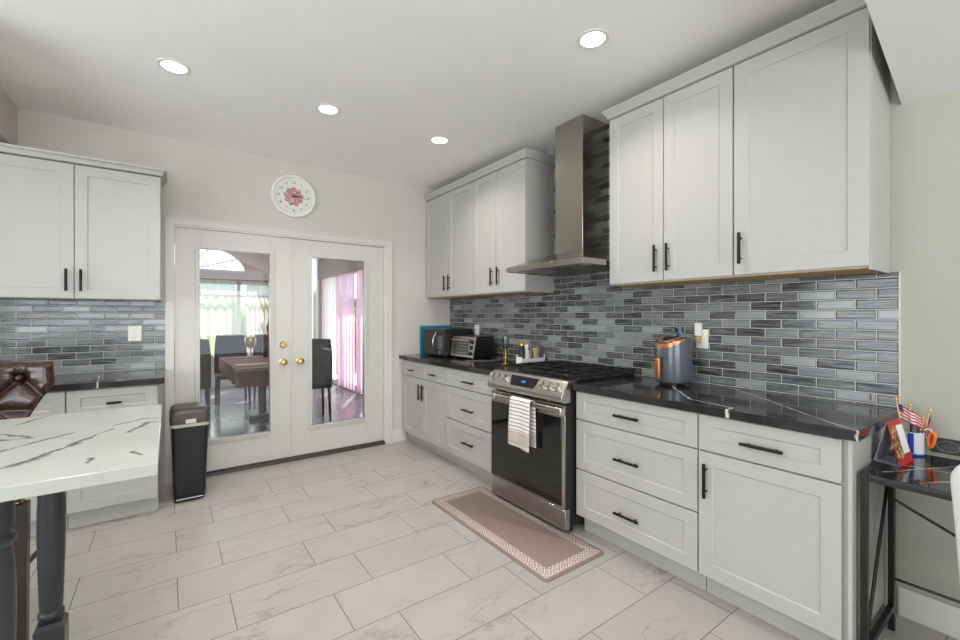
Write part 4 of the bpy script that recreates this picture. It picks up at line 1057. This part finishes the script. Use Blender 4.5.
for k in range(7):
    a = wx0+(wx1-wx0)*k/6; m.box(a-.035, a+.035, SY+.02, SY+.07, wz0, wz1)
m.box(wx0, wx1, SY+.02, SY+.07, wz0, wz0+.06).box(wx0, wx1, SY+.02, SY+.07, wz1-.06, wz1).box(wx0, wx1, SY+.02, SY+.07, 1.70, 1.74)
struct(m.build('window_3', trimm))
m = MB().tube([(x, SY+.04, z) for x, z in arc], .022, 6)
for k in (30, 65, 100, 140): m.tube([(ax, SY+.04, az), (ax+ar*math.cos(math.radians(k)), SY+.04, az+.52*math.sin(math.radians(k)))], .012, 6)
m.box(ax-ar, ax+ar, SY+.02, SY+.06, az, az+.04)
struct(m.build('window_4', trimm))
# side wall (right) with tall windows
m = MB(); m.box(.02, .3, .12, 2.2, 0, 3).box(.02, .3, 4.9, SY, 0, 3).box(.02, .3, 2.2, 4.9, 2.15, 3).box(.02, .3, 2.2, 4.9, 0, .12)
struct(m.build('wall_sunroom_right', mauve))
m = MB()
for k in range(4): a = 2.2+2.7*k/3; m.box(.08, .14, a-.03, a+.03, .12, 2.15)
struct(m.build('window_5', trimm))
def cloth_mat(name, col, tr=.6, op=.0):
    t = NT(name); t.t.nodes.remove(t.b)
    d = t.n('ShaderNodeBsdfDiffuse'); d.inputs[0].default_value = L(col)
    tl = t.n('ShaderNodeBsdfTranslucent'); tl.inputs[0].default_value = L(col)
    tp = t.n('ShaderNodeBsdfTransparent'); nz = t.noise(t.vm('MULTIPLY', t.co(), (60, 60, 1)), 2, 2)
    m1 = t.n('ShaderNodeMixShader'); m1.inputs[0].default_value = tr; t.l(d.outputs[0], m1.inputs[1]); t.l(tl.outputs[0], m1.inputs[2])
    m2 = t.n('ShaderNodeMixShader'); t.put(m2.inputs[0], t.math('MULTIPLY_ADD', nz, .15, op-.07)); t.l(m1.outputs[0], m2.inputs[1]); t.l(tp.outputs[0], m2.inputs[2])
    t.l(m2.outputs[0], t.o.inputs[0]); return t.m
sheer = cloth_mat('sheer_green', (192, 204, 172), .6, .22); whitec = cloth_mat('sheer_white_side', (240, 238, 240), .65, .35); sheer2 = cloth_mat('sheer_taupe', (206, 198, 184), .5, .16); pinkc = cloth_mat('pink_drape', (226, 192, 214), .55, .14)
def curtain(name, lb, p0, p1, z0, z1, mt, waves, amp, grp=None):
    p0, p1 = V(p0), V(p1); d = (p1-p0); n_ = V((-d.y, d.x, 0)).normalized(); wv = int(waves*10)
    c = (p0+p1)/2
    def f(u, v): return V((*(p0+d*u+n_*amp*math.sin(u*waves*2*PI)*(1-.4*v)).xy, z0+(z1-z0)*v))
    o = MB().grid(f, wv, 6).build(name, mt, None, loc=(c.x, c.y, z0), sharp=80); return tag(o, lb, 'curtain', grp)
curtain('sheer_curtain', 'pale green sheer curtain on the far sunroom window, left part', (-3.9, SY-.12, 0), (-1.60, SY-.12, 0), .55, 2.0, sheer, 16, .035, 'sheer curtains on the far sunroom window')
curtain('sheer_curtain', 'taupe sheer curtain with grommets on the far sunroom window', (-1.42, SY-.12, 0), (-.78, SY-.12, 0), .5, 2.0, sheer2, 8, .045, 'sheer curtains on the far sunroom window')
curtain('sheer_curtain', 'white sheer curtain in the far corner of the sunroom', (-.70, SY-.14, 0), (-.10, SY-.14, 0), .05, 2.9, cloth_mat('sheer_white', (240, 240, 240), .6, .3), 4, .03, 'sheer curtains on the far sunroom window')
tag(MB().tube([(-4.2, SY-.12, 2.015), (-.74, SY-.12, 2.015)], .014, 8).build('curtain_rod', M('rod_bronze', (84, 62, 56), .4, .6)), 'dark bronze curtain rod above the far sunroom curtains', 'curtain rod')
curtain('pink_curtain', 'pink translucent drape hanging nearest the right door pane', (-.02, 2.35, 0), (-.05, 2.92, 0), .04, 2.1, pinkc, 5, .035, 'pink drapes on the sunroom side windows')
curtain('pink_curtain', 'pink translucent drape hanging in the middle of the side windows', (-.02, 3.08, 0), (-.04, 3.95, 0), .04, 2.1, pinkc, 6, .035, 'pink drapes on the sunroom side windows')
curtain('sheer_curtain', 'white drape deepest in the sunroom beside the pink drapes', (-.02, 4.1, 0), (-.04, 5.0, 0), .1, 2.1, whitec, 5, .025, None)
m = MB().box(-.12, .015, 2.2, 5.0, 2.1, 2.5)
tag(m.build('valance', M('valance_mauve', (146, 128, 130), .8), bevel=.004), 'mauve fabric valance box above the pink drapes', 'valance')
# dining table with cloth
bur = M('burgundy_cloth', (112, 72, 70), .8, bump=.2, bscale=200)
t = thing('dining_table', 'dark wooden dining table under the burgundy cloth in the sunroom', 'table', (-1.7, 1.35, 0))
MB().box(-2.03, -1.43, .83, 2.72, .72, .752).build('tabletop', dwood, t)
MB().lathe((-1.62, 2.1, 0), [(.05, .06), (.045, .3), (.05, .72)], 16).box(-1.80, -1.44, 1.92, 2.28, -.001, .06).build('pedestal', dwood, t)
struct(MB().box(-5.2, -.70, SY-.03, SY-.001, .001, .70).build('wall_sunroom_dado', trimm))
m = MB(); m.box(-2.06, -1.40, .80, 2.75, .7525, .757)
def skirt(p0, p1, nn):
    p0, p1 = V(p0), V(p1); n_ = V(nn)
    m.grid(lambda u, v: V((*(p0+(p1-p0)*u+n_*(.003+.012*(1-v)*math.sin(u*38))).xy, .59+.165*v)), 60, 3)
skirt((-2.06, .80, 0), (-1.40, .80, 0), (0, -1, 0)); skirt((-2.06, 2.75, 0), (-1.40, 2.75, 0), (0, 1, 0)); skirt((-2.06, .80, 0), (-2.06, 2.75, 0), (-1, 0, 0)); skirt((-1.40, .80, 0), (-1.40, 2.75, 0), (1, 0, 0))
tag(m.build('tablecloth', bur), 'burgundy tablecloth on the dining table in the sunroom', 'tablecloth')
for k, (x, y, lb) in enumerate(((-1.86, 1.05, 'dark placemat nearest the corner of the burgundy table'), (-1.84, 1.45, 'tan placemat in the middle of the burgundy table'), (-1.84, 2.45, 'black placemat at the far edge of the burgundy table'))):
    tag(MB().box(x-.17, x+.17, y-.11, y+.11, .7575, .763).build('placemat', M('placemat_%s' % 'abc'[k], ((44, 40, 40), (170, 140, 90), (34, 34, 38))[k], .6)), lb, 'placemat', 'placemats on the dining table')
c = (-1.77, 2.05, .7575)
t = thing('goblet', 'gold decorated glass goblet on the burgundy dining table', 'goblet', c)
MB().lathe(c, [(.045, .001), (.04, .006), (.007, .012), (.006, .14), (.02, .155)], 20).build('stem', clear, t)
MB().lathe(c, [(.02, .156), (.06, .19), (.07, .24), (.062, .30), (.058, .30), (.066, .24), (.056, .195)], 24, caps=False).build('bowl', M('goblet_gold', (196, 176, 110), .25, .7), t)
c = (-1.53, 2.42, .7575)
t = thing('vase', 'small vase of dried red stems on the sunroom dining table', 'vase', c)
MB().lathe(c, [(.03, .001), (.05, .05), (.045, .12), (.025, .17), (.03, .2)], 18).build('pot', M('vase_brown', (84, 52, 46), .4), t)
m = MB()
for k in range(26):
    a = k*2.4; r = .05+.1*random.random(); m.tube([(c[0], c[1], c[2]+.18), (c[0]+r*.5*math.cos(a), c[1]+r*.5*math.sin(a), c[2]+.33), (c[0]+r*math.cos(a), c[1]+r*math.sin(a), c[2]+.38+.16*random.random())], [.003, .003, .007], 5)
m.build('stems', M('dried_stems', (140, 74, 66), .8), t)
def dining_chair(lb, x, y, rz, col, cushion=None, h=1.05):
    t = thing('dining_chair', lb, 'chair', (x, y, 0), 'dining chairs in the sunroom'); R2 = Matrix.Translation((x, y, 0)) @ Matrix.Rotation(rz, 4, 'Z')
    mt = M('chair_cloth_%d' % sum(col), col, .7); wd = M('chair_wood', (70, 44, 36), .4)
    m = MB(R2); m.box(-.22, .22, -.21, .21, .42, .48); m.build('seat', M('seat_cloth', cushion or col, .8), t, bevel=.015)
    def bk(u, v):
        a = (u-.5)*2; return R2 @ V((a*(.215-.03*v**4), .215+.05*v+.02*a*a, .46+(h-.46)*(v-.02*a*a*v)))
    MB().grid(bk, 14, 14).build('backrest', mt, t, solid=.035)
    for a in (-.19, .19):
        for b in (-.18, .19): m = MB(R2); m.cyl((a, b, .42), (a*1.05, b*1.12, .001), .02, .014, 10); m.build('leg', wd, t)
dining_chair('dark dining chair with tall back beyond the burgundy table, left one', -1.86, 3.10, 0, (50, 46, 46))
dining_chair('dark dining chair with tall back beyond the burgundy table, beside the vase', -1.34, 3.10, 0, (62, 52, 50))
dining_chair('grey rounded dining chair at the left end of the burgundy table', -2.42, 2.32, math.radians(180), (86, 84, 84))
dining_chair('dark dining chair with pinkish seat and brown legs seen through the right pane', -1.16, 1.52, math.radians(176), (84, 82, 80), (196, 150, 140))
# greenery outside
def hedge_mat():
    t = NT('garden_hedge'); t.base(t.ramp(t.noise(t.co(), 5, 5, .7), [(.3, (74, 92, 50)), (.55, (130, 150, 92)), (.8, (186, 200, 150))])); t.rough(.9); return t.m
def hf(u, v):
    x = -9+14*u; z = 2.0*v; r = .25*math.sin(x*3.1)*math.sin(z*4+x)+.2*math.sin(x*7.3+z*5)
    return V((x, 8.0+r, z-.2+.2*math.sin(x*1.7)*v))
o = MB().grid(hf, 140, 30).build('hedge', hedge_mat(), None, solid=.4, loc=(0, 0, 0)); o['kind'] = 'stuff'; tag(o, 'green garden hedge outside the far sunroom window', 'hedge')
struct(MB().box(-14, 8, SY+.15, 16, -.2, -.1).build('ground', M('garden_ground', (150, 148, 130), .9)))
struct(MB().box(.3, 8, -1, SY+.15, -.2, -.1).build('ground_side', M('patio', (190, 184, 176), .9)))
